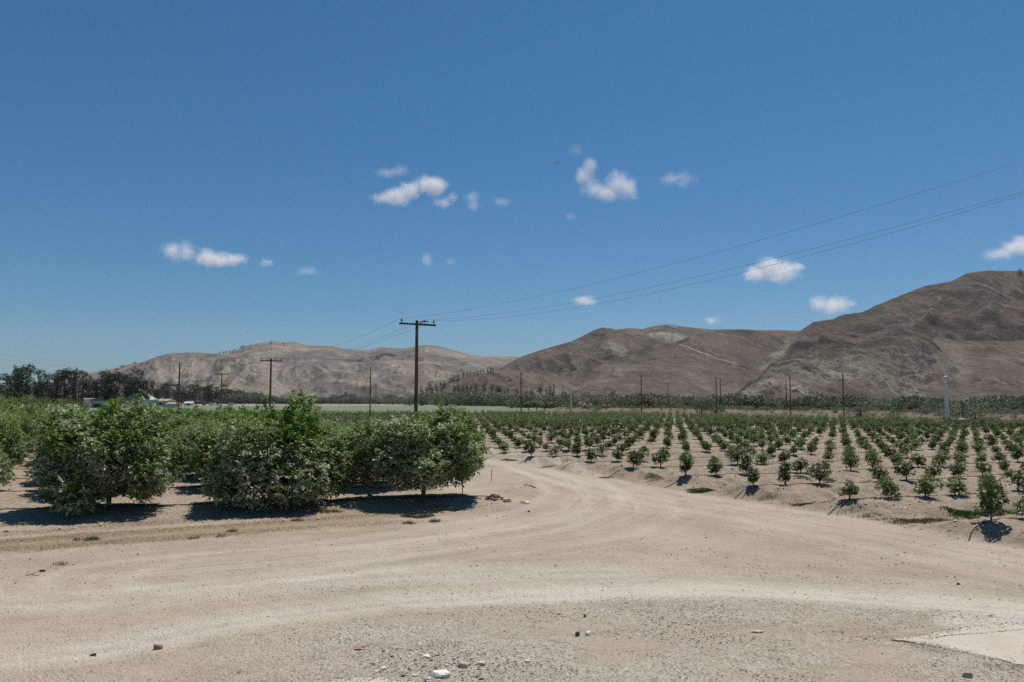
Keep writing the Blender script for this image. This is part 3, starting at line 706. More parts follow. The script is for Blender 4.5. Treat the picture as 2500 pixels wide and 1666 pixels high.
# ------------------------------------------------------------------ grass and weeds
def blades(name, spots, dens, hgt, wid, cols, label, lean=0.6):
    """spots: list of (px, py, rx m, ry m)"""
    mb = MB(); mat = attrmat(name + '_mat', 0.9, 0.05)
    for (px, py, rx, ry, mul) in spots:
        x0, y0 = G(px, py); n = int(dens * rx * ry * 3.14 * mul)
        if n < 3: n = 3
        a = rng.random(n) * 6.283; r = np.sqrt(rng.random(n)) * (0.75 + 0.5 * rng.random(n))
        X = x0 + np.cos(a) * r * rx; Y = y0 + np.sin(a) * r * ry
        Z = gh(X, Y) - 0.005
        H = hgt * (0.4 + 0.8 * rng.random(n)) * (1.1 - 0.6 * np.clip(r, 0, 1)); b = rng.random(n) * 6.283; W = wid * (0.6 + 0.8 * rng.random(n))
        dx, dy = np.cos(b), np.sin(b); ln = lean * rng.random(n) * H; lb = rng.random(n) * 6.283
        base = np.stack([X, Y, Z], -1)
        s = np.stack([dx, dy, 0 * dx], -1) * W[:, None]
        tip = base + np.stack([np.cos(lb) * ln, np.sin(lb) * ln, H], -1)
        V = np.stack([base - s, base + s, tip], 1).reshape(-1, 3)
        F = np.arange(3 * n).reshape(-1, 3)
        cc = np.array(cols)[rng.integers(0, len(cols), n)] * (0.7 + 0.6 * rng.random(n))[:, None]
        mb.add(V, F, col=np.repeat(np.concatenate([cc, np.ones((n, 1))], 1), 3, 0))
    return mb.build(name, mat, kind='stuff', label=label)
gs = [(1700 + 18 * k, 1203 - 0.4 * k, .38, .38, 1) for k in range(6)] + [(1690 + 20 * k, 1199, .3, .25, .8) for k in range(3)]
gs += [(1950 + 14 * k, 1236, .3, .25, 1) for k in range(4)]
gs += [(2330 + 22 * k, 1262 - k, .45, .5, .9) for k in range(6)] + [(2470, 1257, .5, .4, .5)]
gs += [(2075 + 40 * k, 1200 - 2 * k, .0 + .35, .25, .35) for k in range(2)] + [(1960, 1184, .5, .3, .8), (2030, 1184, .4, .25, .7), (2255, 1210, .5, .3, .8)]
gs += [(1235 + 10 * k, 1125 + k, .35, .35, .6) for k in range(3)] + [(1340 + 9 * k, 1140, .3, .3, .6) for k in range(2)] + [(1585 + 10 * k, 1172, .4, .35, .35) for k in range(3)]
blades('green_weeds', gs, 1500, 0.11, 0.009, [(0.11, 0.19, 0.035), (0.15, 0.22, 0.05), (0.08, 0.13, 0.03)], 'low green weeds growing between the soil beds by the road')
ds = [(2210 + 24 * k, 1280 - 0.3 * k, .55, .35, .8) for k in range(7)] + [(1800 + 45 * k, 1213 + 6 * k, .5, .25, .35) for k in range(6)] + [(2080 + 40 * k, 1258 + 7 * k, .5, .25, .5) for k in range(4)] + [(1870, 1225, .35, .3, .9), (1480, 1168, .5, .3, .7), (1510, 1162, .5, .3, .5), (1600, 1180, .5, .3, .6), (1330, 1143, .5, .3, .5)]
ds += [(800 + 10 * k, 1252, .35, .3, .7) for k in range(3)] + [(60, 1140, .5, .4, .5), (25, 1150, .4, .3, .4), (90, 1165, .3, .3, .3)]
blades('dry_weeds', ds, 1100, 0.12, 0.006, [(0.26, 0.17, 0.10), (0.17, 0.13, 0.07), (0.32, 0.24, 0.15), (0.10, 0.11, 0.05)], 'dry brown weeds along the bed edges', 1.0)
g2 = [(x, y, r, r, m_) for x, y, r, m_ in ((225, 1317, .22, 1), (188, 1320, .12, .8), (567, 1298, .16, .8), (725, 1272, .2, .8), (540, 1311, .14, .6), (473, 1316, .16, .5), (995, 1262, .28, 1), (1025, 1264, .3, 1), (1060, 1275, .2, .9), (998, 1280, .22, .7), (1045, 1262, .25, .8), (147, 1378, .2, .3))]
blades('weed_tufts', g2, 2200, 0.14, 0.006, [(0.12, 0.14, 0.06), (0.16, 0.16, 0.08), (0.08, 0.10, 0.04)], 'small grey-green weed tufts in the dry grass strip', 1.2)
st = [(x, 1330 - 0.072 * x + dy, 1.3, .42, .5) for x in range(-60, 1040, 85) for dy in (-26, -6, 14)]
blades('dry_grass', st, 1300, 0.045, 0.006, [(0.40, 0.28, 0.16), (0.28, 0.19, 0.11), (0.50, 0.40, 0.26), (0.20, 0.14, 0.08)], 'short trampled straw-coloured grass along the orchard edge', 1.8)
rs = [(2165 + 22 * k, 1556 + 6.5 * k, .17, .08, 1) for k in range(8)] + [(2290, 1620, .2, .1, .5), (2420, 1623, .2, .08, .7), (2480, 1630, .25, .08, .9), (2490, 1645, .2, .1, .6)]
blades('rusty_straw', rs, 1700, 0.035, 0.005, [(0.36, 0.16, 0.07), (0.42, 0.24, 0.13), (0.25, 0.12, 0.06)], 'rust-coloured dead grass along the concrete pad edge', 3.0)

# ------------------------------------------------------------------ foliage
def unit(v): return v / (np.linalg.norm(v, axis=-1, keepdims=True) + 1e-9)
def leaves(mb, P0, D, L, W, g, tint, dust, fold=0.18, up=1.0, flat=0.5):
    """one folded four-corner leaf per row: P0 base, D direction"""
    n = len(P0); D = unit(unit(D) * np.array([1, 1, flat]))
    S = unit(np.cross(D, up * np.array([0, 0, 1.0]) + .36 * g.normal(size=(n, 3)))); N = np.cross(S, D); N = N * np.sign(N[:, 2:3] + 1e-6)
    L = L * (0.7 + 0.6 * g.random(n))[:, None]; W = W * (0.7 + 0.6 * g.random(n))[:, None]
    a = P0; b = P0 + D * L * .45 + S * W * .5 + N * fold * W; c = P0 + D * L - N * fold * L * .5; d = P0 + D * L * .45 - S * W * .5 + N * fold * W
    V = np.stack([a, b, c, d], 1).reshape(-1, 3); F = np.arange(4 * n).reshape(-1, 4)
    C = np.stack([tint, dust, 0 * tint, 1 + 0 * tint], -1)
    mb.add(V, F, col=np.repeat(C, 4, 0))
def crown_points(g, lobes, ntw, inner=0.18, shell=0.75):
    """twig origins over the outside of a heap of lobes (rows cx,cy,cz,rx,ry,rz)"""
    w = (lobes[:, 3] * lobes[:, 5]); w = w / w.sum()
    k = g.choice(len(lobes), ntw, p=w); d = unit(g.normal(size=(ntw, 3)))
    r = shell + (1.06 - shell) * g.random(ntw); q = g.random(ntw) < inner; r[q] = g.random(q.sum()) * 0.7 + .2
    Pn = lobes[k, :3] + d * lobes[k, 3:6] * r[:, None]
    # drop points buried inside other lobes
    buried = np.zeros(ntw, bool)
    for l in lobes:
        e = ((Pn - l[:3]) / l[3:6]); buried |= (e ** 2).sum(1) < 0.42
    keep = ~buried | (g.random(ntw) < 0.18)
    return Pn[keep], d[keep]
def lemon_crown(seed, rx, ry, top, ntw, lf, shoots=(), nlob=52, dustk=1.0, tall=None, low=0.5):
    """rx, ry half widths; top height; local x right, y away"""
    g = np.random.default_rng(seed); mb = MB(); L = []
    for _ in range(nlob):
        a = g.random() * 6.283; rr = 0.45 + 0.46 * g.random()
        zc = low + (top - low - .5) * g.random() ** 0.9
        pr = math.sqrt(max(0.10, 1 - max(0, (zc - top * .25) / (top * .80)) ** 2))
        lr = 0.30 + 0.34 * g.random()
        L.append([math.cos(a) * rx * rr * pr, math.sin(a) * ry * rr * pr, max(zc, lr * .8 + .1), lr * 1.1, lr * 1.1, lr])
    L.append([0, 0, top * .5, rx * .6, ry * .6, top * .33])
    if tall is not None:
        for (x, y, z, r, h) in tall: L.append([x, y, z, r, r, h])
    L = np.array(L, float)
    Pn, d = crown_points(g, L, ntw)
    # twig heading: outward, tips up on top and drooping low down
    hgt = np.clip(Pn[:, 2] / top, 0, 1)
    tw = unit(d + 0.55 * g.normal(size=Pn.shape) + np.stack([0 * hgt, 0 * hgt, (hgt - 0.45) * 1.3], -1))
    ok = Pn[:, 2] > max(.22, low - .35 + .3 * math.sin(seed)); Pn, d, tw, hgt = Pn[ok], d[ok], tw[ok], hgt[ok]
    k = 9; n = len(Pn)
    t = np.tile(np.linspace(0, 1, k), n); PP = np.repeat(Pn, k, 0); TT = np.repeat(tw, k, 0)
    tl = np.repeat(0.16 + 0.2 * g.random(n), k)
    P0 = PP + TT * (t * tl)[:, None]
    LD = unit(TT * 0.5 + 0.95 * g.normal(size=P0.shape) + [0, 0, 0.05])
    dustf = fbm(Pn[:, 0] / .9 + seed, Pn[:, 2] / .8, 3, seed)
    dust = sstep(0.28, 0.52, dustf + 0.30 * (0.8 - hgt)) * (0.45 + 0.55 * sstep(.6, -1.0, Pn[:, 1] / ry))
    dust = np.repeat(dust * (g.random(n) < .78), k) * (0.15 + 0.85 * g.random(n * k) ** .8) * dustk
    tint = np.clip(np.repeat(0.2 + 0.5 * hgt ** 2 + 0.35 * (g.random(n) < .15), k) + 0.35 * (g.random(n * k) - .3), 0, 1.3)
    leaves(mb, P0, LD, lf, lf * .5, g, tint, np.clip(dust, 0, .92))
    # upright new shoots above the crown
    for (sx, sy, sz, sh) in shoots:
        m = int(26 * sh / 0.5 + 14); tt = g.random(m); lean = g.normal(size=2) * .12 * sh
        q = np.stack([sx + lean[0] * tt + g.normal(size=m) * .03, sy + lean[1] * tt + g.normal(size=m) * .03, sz + sh * tt], -1)
        leaves(mb, q, g.normal(size=(m, 3)) + [0, 0, .7], lf * 1.1, lf * .55, g, 0.6 + .6 * g.random(m), 0.1 * g.random(m))
        mb.tube([(sx, sy, sz - .3), (sx + lean[0], sy + lean[1], sz + sh)], [.012, .004], 4, col=(.5, .1, 0))
    return mb, L
def lemon_trunk(seed, L, base=0.0, fork=0.55):
    g = np.random.default_rng(seed + 99); mb = MB()
    mb.tube([(0, 0, base - .15), (0.01, 0, base + .05), (0.03, .02, base + fork)], [.12, .09, .075], 9)
    idx = g.choice(len(L), min(9, len(L)), replace=False)
    for q in idx:
        e = L[q, :3] * np.array([.8, .8, .92]); m = np.array([e[0] * .4, e[1] * .4, base + fork + (e[2] - fork) * .55])
        mb.tube([(0.02, .01, base + fork - .1), m, e], [.055, .035, .012], 6)
    return mb
def make_lemon(seed, rx, ry, top, ntw, lf, **kw):
    mb, L = lemon_crown(seed, rx, ry, top, ntw, lf, **kw)
    r = empty('lemon_tree', category='tree')
    lemon_trunk(seed, L).build('trunk', M_bark, r, smooth=True)
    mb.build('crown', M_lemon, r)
    return r
GL_ = 'mature lemon trees in the left orchard block'
def mpos(i, j): return MT + i * (-MW) + j * MV      # i to the left, j away
def place(r, x, y, rz=0, sc=(1, 1, 1), label=None, group=None):
    r.location = (x, y, zz(x, y)); r.rotation_euler = (0, 0, rz); r.scale = sc
    if label: r['label'] = label
    if group: r['group'] = group
t3 = make_lemon(11, 2.72, 2.3, 3.3, 7000, .155, low=.95, shoots=[(.75, -.2, 3.1, .65), (.6, 0, 3.0, .5), (.95, -.1, 2.9, .45), (-.9, 0, 2.8, .35), (1.6, 0, 2.7, .3)], tall=[(.75, -.1, 2.75, .38, .55)])
place(t3, *mpos(0, 0), 0, (1, 1, 1), 'front lemon tree nearest the dirt road bend, two-stemmed trunk showing', GL_)
t2 = make_lemon(12, 2.5, 2.2, 3.15, 7000, .155, shoots=[(.95, 0, 3.7, .5), (.65, .1, 3.7, .45), (1.25, 0, 3.3, .6), (.0, 0, 3.1, .55), (-.3, 0, 3.1, .9), (-1.6, 0, 3.0, .25), (-.7, 0, 3.0, .4)], tall=[(1.0, 0, 3.0, .62, .85), (.2, 0, 2.7, .5, .5)])
place(t2, *mpos(1, 0), 0, (1, 1, 1), 'middle front lemon tree with a tall bushy top against the hills', GL_)
t1 = make_lemon(13, 2.45, 2.1, 3.3, 7000, .155, shoots=[(.1, -.2, 3.25, .55), (.35, -.2, 3.1, .45), (1.0, 0, 3.2, 1.0), (1.2, 0, 3.1, .5), (-.8, 0, 2.9, .5), (.7, 0, 3.1, .3), (-.75, .1, 2.8, .6)], tall=[(.2, -.1, 3.1, .5, .5), (1.1, 0, 3.05, .6, .5)])
place(t1, *mpos(2, 0), 0, (1, 1, 1), 'leftmost front lemon tree, low branches drooping to the ground', GL_)
hi = [make_lemon(20 + k, 2.35, 2.3, 2.80 + .1 * k, 4600, .155, shoots=[(g_ * .7 - 1, 0, 2.4, .3 + .12 * g_) for g_ in range(3)], nlob=42, dustk=.7) for k in range(3)]
lo = [make_lemon(30 + k, 2.35, 2.4, 2.0 + .1 * k, 1300, .21, shoots=[(.4 * k, 0, 2.0, .25)], nlob=26, dustk=.45) for k in range(3)]
used = set(); nrow = {}
for j in range(0, 24):
    for i in range(-1, 9):
        if j == 0 and i in (0, 1, 2): continue
        if i < 0: continue
        x, y = mpos(i, j)
        if x / y < -0.82 or (j == 0 and i > 2): continue
        if y > 132: continue
        x += random.uniform(-.25, .25); y += random.uniform(-.25, .25)
        pool = hi if y < 52 else lo; k = random.randrange(3); s = random.uniform(.9, 1.04)
        lab = f'{ordn(i + 1)} lemon tree in from the dirt road, {ordn(j + 1)} row back, left orchard'
        if k not in used and pool is hi: used.add(k); o = pool[k]
        elif (k + 10) not in used and pool is lo: used.add(k + 10); o = pool[k]
        else: o = copy_thing(pool[k], (0, 0, 0))
        if i == 3 and j == 1: s = .84
        hz_ = random.uniform(.93, 1.04) if pool is hi else (CAMH - 26 * y / FPX) / 2.3 * random.uniform(.92, 1.05)
        place(o, x, y, random.uniform(0, 6.28), (s, s, s * hz_), lab, GL_)

# ------------------------------------------------------------------ young trees
def young_crown(seed, r, h, n, lf=.082, bright=0.0, shape=0):
    g = np.random.default_rng(seed); mb = MB(); L = []
    for _ in range(11):
        a = g.random() * 6.28; rr = r * (.25 + .62 * g.random()); zc = .17 + (h - .30) * g.random()
        prof = 1.1 - .75 * max(0, (zc - .3 * h) / h) if shape == 0 else .75
        lr = r * (.30 + .32 * g.random()); L.append([math.cos(a) * rr * prof, math.sin(a) * rr * prof, zc, lr, lr, lr * .9])
    L.append([.1 * r * g.normal(), .1 * r * g.normal(), .2 + (h - .2) * .5, r * .45, r * .45, (h - .2) * .52])
    if shape == 2: L += [[0, 0, h * .75, r * .45, r * .45, h * .3], [r * .2, 0, h * .95, r * .3, r * .3, h * .22]]
    L = np.array(L); Pn, d = crown_points(g, L, n, .3, .6); ok = Pn[:, 2] > .11; Pn, d = Pn[ok], d[ok]
    k = 5; m = len(Pn)
    P0 = np.repeat(Pn, k, 0) + np.repeat(d, k, 0) * np.tile(np.linspace(0, .05, k), m)[:, None]
    LD = np.repeat(d, k, 0) * .6 + .8 * g.normal(size=P0.shape) + [0, 0, .15]
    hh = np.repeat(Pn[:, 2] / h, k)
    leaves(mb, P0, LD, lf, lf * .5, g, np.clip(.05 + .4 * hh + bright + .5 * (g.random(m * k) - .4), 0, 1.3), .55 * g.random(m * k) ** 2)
    return mb
def make_young(seed, r, h, n, **kw):
    e = empty('young_citrus_tree', category='young tree')
    g = np.random.default_rng(seed)
    mb = MB().tube([(0, 0, -.1), (.01 * g.normal(), 0, .12), (.02 * g.normal(), .01, h * .55)], [.026, .022, .010], 6)
    for _ in range(4):
        a = g.random() * 6.28; mb.tube([(0, 0, h * .25), (math.cos(a) * r * .5, math.sin(a) * r * .5, h * .6)], [.012, .005], 4)
    mb.build('trunk', M_bark, e)
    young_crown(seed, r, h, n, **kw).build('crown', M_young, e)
    return e
protos = [make_young(40, 0.29, .68, 330), make_young(41, 0.33, .72, 380, bright=.15), make_young(42, 0.25, .70, 300), make_young(43, 0.32, .64, 340, bright=.35),
          make_young(44, 0.26, .80, 340, shape=1), make_young(45, .21, .52, 220), make_young(46, 0.33, .78, 400), make_young(47, 0.29, .70, 340, bright=.55)]
pused = set()
allpos = []
for j in range(-3, 34):
    for i in range(-75, 90):
        x, y = young_pos(i, j)
        e = young_e(x, y)
        if e < -0.55 or y > far_limit(x) or y < 18: continue
        if abs(x) > 0.76 * y + 1: continue
        allpos.append([y, x, i, j])
# nothing stands where the wind machine and tank are; a few gaps as in the field
WMX, WMY, _ = P(2309, 976, 104.0)
rg = random.Random(5)
keep = []
for p in sorted(allpos):
    y, x, i, j = p
    if abs(x - WMX - 1.2) < 2.6 and abs(y - WMY) < 2.2: continue
    if rg.random() < 0.045 and y > 30: continue
    if y < 24.6 and x > 16.6: continue
    keep.append(p)
vis = [p for p in keep if not (p[1] < -0.03 * p[0] - 1.5)]      # those not hidden by the lemon trees
near_set = sorted(vis)[:300]
ns = {(p[2], p[3]) for p in near_set}
rowcount = {}
for p in sorted(near_set, key=lambda q: (q[3], q[2])):
    y, x, i, j = p
    rowcount[j] = rowcount.get(j, 0) + 1; k = rowcount[j]
    row = j + 2
    v = rg.randrange(8) if rg.random() > .12 else 5
    if v == 7 and rg.random() < .5: v = 0
    s = rg.uniform(.88, 1.15); xx = x + rg.uniform(-.07, .07); yy = y + rg.uniform(-.06, .06)
    if j == -1 and k == 1: v = 6; s = 1.25
    src = protos[v]
    if v in pused: src = copy_thing(src, (0, 0, 0))
    pused.add(v)
    w = rg.uniform(.98, 1.25); s *= 1.06
    adj = 'bright green' if v in (3, 7) else ('small' if v == 5 else 'dark green')
    bed = {1: 'nearest soil bed', 2: 'second soil bed'}.get(row, f'{ordn(max(row, 1))} soil bed back')
    place(src, xx, yy, rg.uniform(0, 6.28), (s * w, s * w, s), f'{adj} young citrus tree, {ordn(k)} from the road on the {bed}' if j < 6 else f'{adj} young citrus, {ordn(k)} in view from the left, {bed}', 'young citrus trees on raised soil beds')
    if j == -1 and k == 1:
        src.scale = (1.15, 1.15, 1.75); src['label'] = 'tall narrow young citrus tree at the road corner, right edge of the field'
        src.rotation_euler = (0, 0, 1)
# the rest of the young field, past the three hundred nearest
far_pts = [p for p in keep if (p[2], p[3]) not in ns]
def far_field():
    mb = MB(); g = np.random.default_rng(77)
    tm = [young_crown(300 + k, .50, .98, 150, lf=.165, bright=-.08 + .08 * (k % 3)) for k in range(5)]
    for (y, x, i, j) in far_pts:
        t = tm[g.integers(5)]; V = t.V[0]; a = g.random() * 6.28; c, s = math.cos(a), math.sin(a); sc = .85 + .35 * g.random()
        m = len(V) if y < 110 else len(V) // 2 // 4 * 4
        if y > 110: sc *= 1.05
        W = V[:m] * sc; W = np.stack([W[:, 0] * c - W[:, 1] * s + x, W[:, 0] * s + W[:, 1] * c + y, W[:, 2] + zz(x, y)], -1)
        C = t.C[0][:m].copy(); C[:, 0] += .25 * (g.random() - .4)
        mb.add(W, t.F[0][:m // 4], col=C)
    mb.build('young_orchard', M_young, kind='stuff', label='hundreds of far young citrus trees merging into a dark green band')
    tb = MB()
    for (y, x, i, j) in far_pts:
        z = zz(x, y); tb.tube([(x, y, z - .1), (x, y, z + .5)], .025, 4, caps=False)
    tb.build('young_orchard_stems', M_bark, kind='stuff', label='thin trunks of the far young citrus trees')
far_field()

def litter():
    g = np.random.default_rng(66); mb = MB(); n = 9000
    i = g.random(n) * 5.2 - .35; j = g.random(n) ** 1.6 * 4 - .42
    X = MT[0] - i * MW[0] + j * MV[0] + .5 * g.normal(size=n); Y = MT[1] - i * MW[1] + j * MV[1] + .5 * g.normal(size=n)
    P0 = np.stack([X, Y, gh(X, Y) + .008], -1)
    leaves(mb, P0, g.normal(size=(n, 3)) * [1, 1, .1], .075, .035, g, g.random(n), g.random(n), flat=.4)
    c = mb.C[0]; t = c[:, :1].copy(); d = c[:, 1:2].copy()
    c[:, :3] = np.array([.42, .25, .13]) * (1 - t) + np.array([.55, .46, .34]) * t; c[:, :3] *= (.45 + .65 * d)
    mb.build('leaf_litter', attrmat('litter_mat', .95, .05), kind='stuff', label='dry brown fallen leaves under the lemon trees')
litter()

# stakes
def stake(px, py, h, rad, mat, label, z0=None, lean=0.0, name='stake'):
    x, y = G(px, py, z0 if z0 is not None else 0.0)
    z = zz(x, y)
    mb = MB().tube([(0, 0, -.2), (0, 0, h * .5), (lean * h, 0, h)], [rad, rad, rad], 8)
    mb.box((lean * h, 0, h + rad * .4), (rad * 2.4, rad * 2.4, rad * .8))
    o = mb.build(name, mat, label=label, category='stake'); o.location = (x, y, z)
stake(1200, 1177, .58, .022, M_galv, 'grey metal pipe stake standing at the roadside right of the lemon trees')
stake(1129, 1219, .45, .018, M_polegrey, 'thin wooden stake under the right edge of the nearest lemon tree')
for (px, py, h, lab) in [(2078, 1197, .75, 'thin pale stake beside the second bed tree near the road'), (2174, 1219, .42, 'short stake beside a small young tree on the second bed'), (2258, 1175, .55, 'thin dark stake in the field below the wind machine'), (2420, 1166, .6, 'thin pole stake under the tree column right of the wind machine'), (2490, 1170, .65, 'thin dark stake near the right edge of the frame'), (1526, 1085, .62, 'thin pale stake in the middle of the young field'), (2097, 1125, .7, 'pale stake farther back in the column of trees'), (1851, 1120, .5, 'pale stake between two small trees in the field')]:
    stake(px, py, h, .011, M_cream, lab, BEDH)
# driplines
def hose(name, pts, rad, label, group):
    pts = np.array(pts); z = gh(pts[:, 0], pts[:, 1]) + rad * .8
    ker = np.ones(3) / 3
    if len(pts) > 4: z[1:-1] = np.maximum(np.convolve(z, ker, 'valid'), z[1:-1])
    MB().tube(np.column_stack([pts, z]), rad, 5).build(name, M_hose, label=label, category='hose', group=group)
for j in range(-1, 12):
    pts = []
    for i in np.arange(-30, 90, .22):
        x, y = young_pos(i, j)
        y += .09 * math.sin(i * 1.3 + j) + .12
        e = young_e(x, y)
        if e < -.45 or abs(x) > .8 * y: continue
        pts.append((x, y))
    if len(pts) < 4: continue
    x0, y0 = pts[0]
    pts = [(x0 - .75, y0 - .62), (x0 - .45, y0 - .25), (x0 - .2, y0 - .06)] + pts
    hose('drip_hose', pts, .014, f'black drip hose along the top of the {ordn(j + 2)} young soil bed from the road corner', 'drip hoses on the young soil beds')
    pts2 = [(x + .28, y - .07 - .04 * math.sin(x * 2)) for x, y in pts[:6]]
    if j in (0, 1): hose('feeder_hose', pts2, .008, f'short feeder hose curling down the end of the {ordn(j + 2)} young soil bed', 'feeder hoses at the bed ends')
for j in range(0, 7):
    pts = []
    for s in np.arange(-1.5, 60, .4):
        b = mpos(0, j); x = b[0] + 1.6 - s; y = b[1] + .2309 * (x - b[0]) - .1 + .05 * math.sin(s * .9 + j)
        if x / y < -.8: break
        pts.append((x, y))
    hose('drip_hose', pts, .017, f'black drip hose under the lemon trees, {ordn(j + 1)} row back', 'drip hoses under the lemon trees')

# ------------------------------------------------------------------ crop field behind
def crop():
    pl = [P(x, 976, D)[:2] for x, D in ((330, 150), (520, 165), (640, 190), (900, 200), (1130, 200), (1290, 215), (1400, 300), (1330, 340), (1180, 410), (1000, 460), (700, 450), (420, 440), (250, 430), (200, 300), (250, 200))]
    pts = np.array(pl); n = len(pts)
    V = np.concatenate([np.column_stack([pts, np.full(n, .42)]), np.column_stack([pts, np.full(n, -.2)])])
    mb = MB().add(V, [[k, (k + 1) % n, n + (k + 1) % n, n + k][::-1] for k in range(n)]); mb.F.append(np.array([list(range(n))]))
    m, nt, b = newmat('crop_green'); pos = geo_pos(nt)
    c = mixc(nt, ramp(nt, noise(nt, scaled(nt, pos, (.3, 1, 1)), .15, 4), .35, .65), (0.110, 0.142, 0.080), (0.140, 0.165, 0.096))
    nt.links.new(c, b.inputs['Base Color']); b.inputs['Roughness'].default_value = 1
    mb.build('crop_field', m, kind='stuff', label='pale green low crop field beyond the orchards')
crop()

# ------------------------------------------------------------------ distant trees
def far_crown(seed, lobes, n, size, col_lo=.1, col_hi=.7, dust=.0):
    g = np.random.default_rng(seed); L = np.array(lobes, float); mb = MB()
    Pn, d = crown_points(g, L, n, .25, .7); m = len(Pn)
    D = d * .7 + .7 * g.normal(size=(m, 3))
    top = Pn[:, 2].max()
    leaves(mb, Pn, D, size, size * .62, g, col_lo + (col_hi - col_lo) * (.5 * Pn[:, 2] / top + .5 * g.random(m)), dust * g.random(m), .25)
    return mb
def euc_lobes(seed, h, w, spread=1.0):
    g = np.random.default_rng(seed); L = []
    for k in range(15):
        t = g.random(); z = h * (.18 + .76 * t); r = w * (.24 + .18 * g.random()) * (1.1 - .45 * t)
        a = g.random() * 6.28; rr = w * .42 * spread * g.random() ** .6 * (1.15 - .6 * abs(t - .6))
        L.append([math.cos(a) * rr, math.sin(a) * rr, z, r, r, r * 1.05])
    for k in range(3): L.append([w * .2 * g.normal(), w * .2 * g.normal(), h * (.90 + .03 * k), w * .17, w * .17, w * .12])
    return L
def make_euc(seed, h, w, n=2600, size=.95, name='eucalyptus_tree', mat=None, spread=1.0):
    r = empty(name, category='tree'); g = np.random.default_rng(seed); L = euc_lobes(seed, h, w, spread)
    mb = MB().tube([(0, 0, -1), (.3 * g.normal(), 0, h * .4), (.5 * g.normal(), 0, h * .85)], [.5 * h / 22, .34 * h / 22, .08], 7)
    for q in L[::2]:
        mb.tube([(0, 0, q[2] * .55), (q[0] * .6, q[1] * .6, q[2] * .85), (q[0], q[1], q[2])], [.2 * h / 22, .12 * h / 22, .04], 5)
    mb.build('trunk', M_barkg, r); far_crown(seed, L, n, size).build('crown', mat or M_euc, r)
    return r
def make_bush(seed, h, w, n=420, size=.7, name='shrub', mat=None, trunk=True, dust=.3, lob=8):
    r = empty(name, category='shrub' if name == 'shrub' else 'tree'); g = np.random.default_rng(seed); L = []
    for k in range(lob):
        a = g.random() * 6.28; q = g.random() ** .5 * .6; lr = w * (.20 + .14 * g.random())
        L.append([math.cos(a) * w * .5 * q, math.sin(a) * w * .5 * q, max(lr * .6, h * (.25 + .55 * g.random() * (1 - .5 * q))), lr, lr, lr * .85])
    L.append([0, 0, h * .45, w * .34, w * .34, h * .45])
    if trunk: MB().tube([(0, 0, -.5), (0, 0, h * .3), (.1, 0, h * .7)], [.05 * h, .04 * h, .01 * h], 6).build('trunk', M_barkg, r)
    far_crown(seed, L, n, size, dust=dust).build('crown', mat or M_scrub, r)
    return r
def make_palm(seed, h, w):
    r = empty('palm_tree', category='palm'); g = np.random.default_rng(seed)
    MB().tube([(0, 0, -.5), (0, 0, h * .6)], [.35, .3], 7).build('trunk', M_barkg, r)
    mb = MB()
    for k in range(46):
        a = g.random() * 6.28; el = g.random() * 1.5 - .25; n = 7; pts = []
        for t in np.linspace(0, 1, n):
            rr = w * .5 * t; zz_ = h * .6 + rr * math.tan(max(-.4, el * .7)) * .8 - 1.6 * t * t * w * .16
            pts.append([math.cos(a) * rr, math.sin(a) * rr, max(.2, min(zz_, h))])
        pts = np.array(pts); s = np.array([-math.sin(a), math.cos(a), 0]) * .28
        wv = np.array([.3, .8, 1, 1, .8, .5, .1])[:, None]
        A = pts + s * wv; B = pts - s * wv; dn = np.array([0, 0, -.22]) * wv
        V = np.concatenate([A + dn, pts, B + dn]); F = [[q, q + 1, n + q + 1, n + q] for q in range(n - 1)] + [[n + q, n + q + 1, 2 * n + q + 1, 2 * n + q] for q in range(n - 1)]
        mb.add(V, F, col=(g.random() * .7, .4 * g.random(), 0))
    mb.build('fronds', M_scrub, r)
    return r
def stand(src, px, pybase, pytop, D, h0, w0, wpx, label, group, z=None, rz=None, first=[set()]):
    """put a tree proto so that it spans the given pixels"""
    x, y, zt = P(px, pytop, D)
    zb = z if z is not None else (hill_z(px, D) - .3 if D > 700 else zz(x, y))
    sc = (zt - zb) / h0; sw = wpx * mpp(D) / w0
    key = src.name
    if key in first[0]: o = copy_thing(src, (0, 0, 0))
    else: first[0].add(key); o = src
    o.location = (x, y, zb); o.scale = (sw, sw, sc); o.rotation_euler = (0, 0, random.uniform(0, 6.28) if rz is None else rz)
    o['label'] = label; o['group'] = group
    return o
EU = [make_euc(500 + k, 22, 9, 3600, .95) for k in range(5)]
row = [(-10, 915, 62), (28, 916, 70), (44, 893, 22), (68, 892, 46), (95, 903, 40), (118, 912, 42), (140, 916, 40), (160, 899, 44), (184, 901, 14), (204, 905, 50), (238, 903, 46), (262, 912, 34), (285, 907, 42), (310, 915, 44), (345, 899, 52), (330, 925, 40)]
for k, (px, py, w) in enumerate(sorted(row)):
    stand(EU[k % 5], px, 985, py, 330 + 14 * ((k * 7) % 4), 22, 9, w * .84, f'{ordn(k + 1)} tall eucalyptus from the left edge in the big dark row', 'tall eucalyptus row at the left')
row = [(380, 948, 26), (408, 935, 40), (432, 938, 30), (452, 942, 34), (476, 938, 30), (498, 943, 26), (513, 939, 18), (528, 944, 22), (556, 938, 36), (584, 955, 32), (606, 961, 30), (630, 966, 34), (655, 968, 30)]
for k, (px, py, w) in enumerate(row):
    stand(EU[(k + 2) % 5], px, 985, py, 960 + 22 * (k % 3), 22, 9, w * 1.0, f'{ordn(k + 1)} tree from the left in the farther dark grove behind the farm buildings', 'farther grove behind the farm buildings')
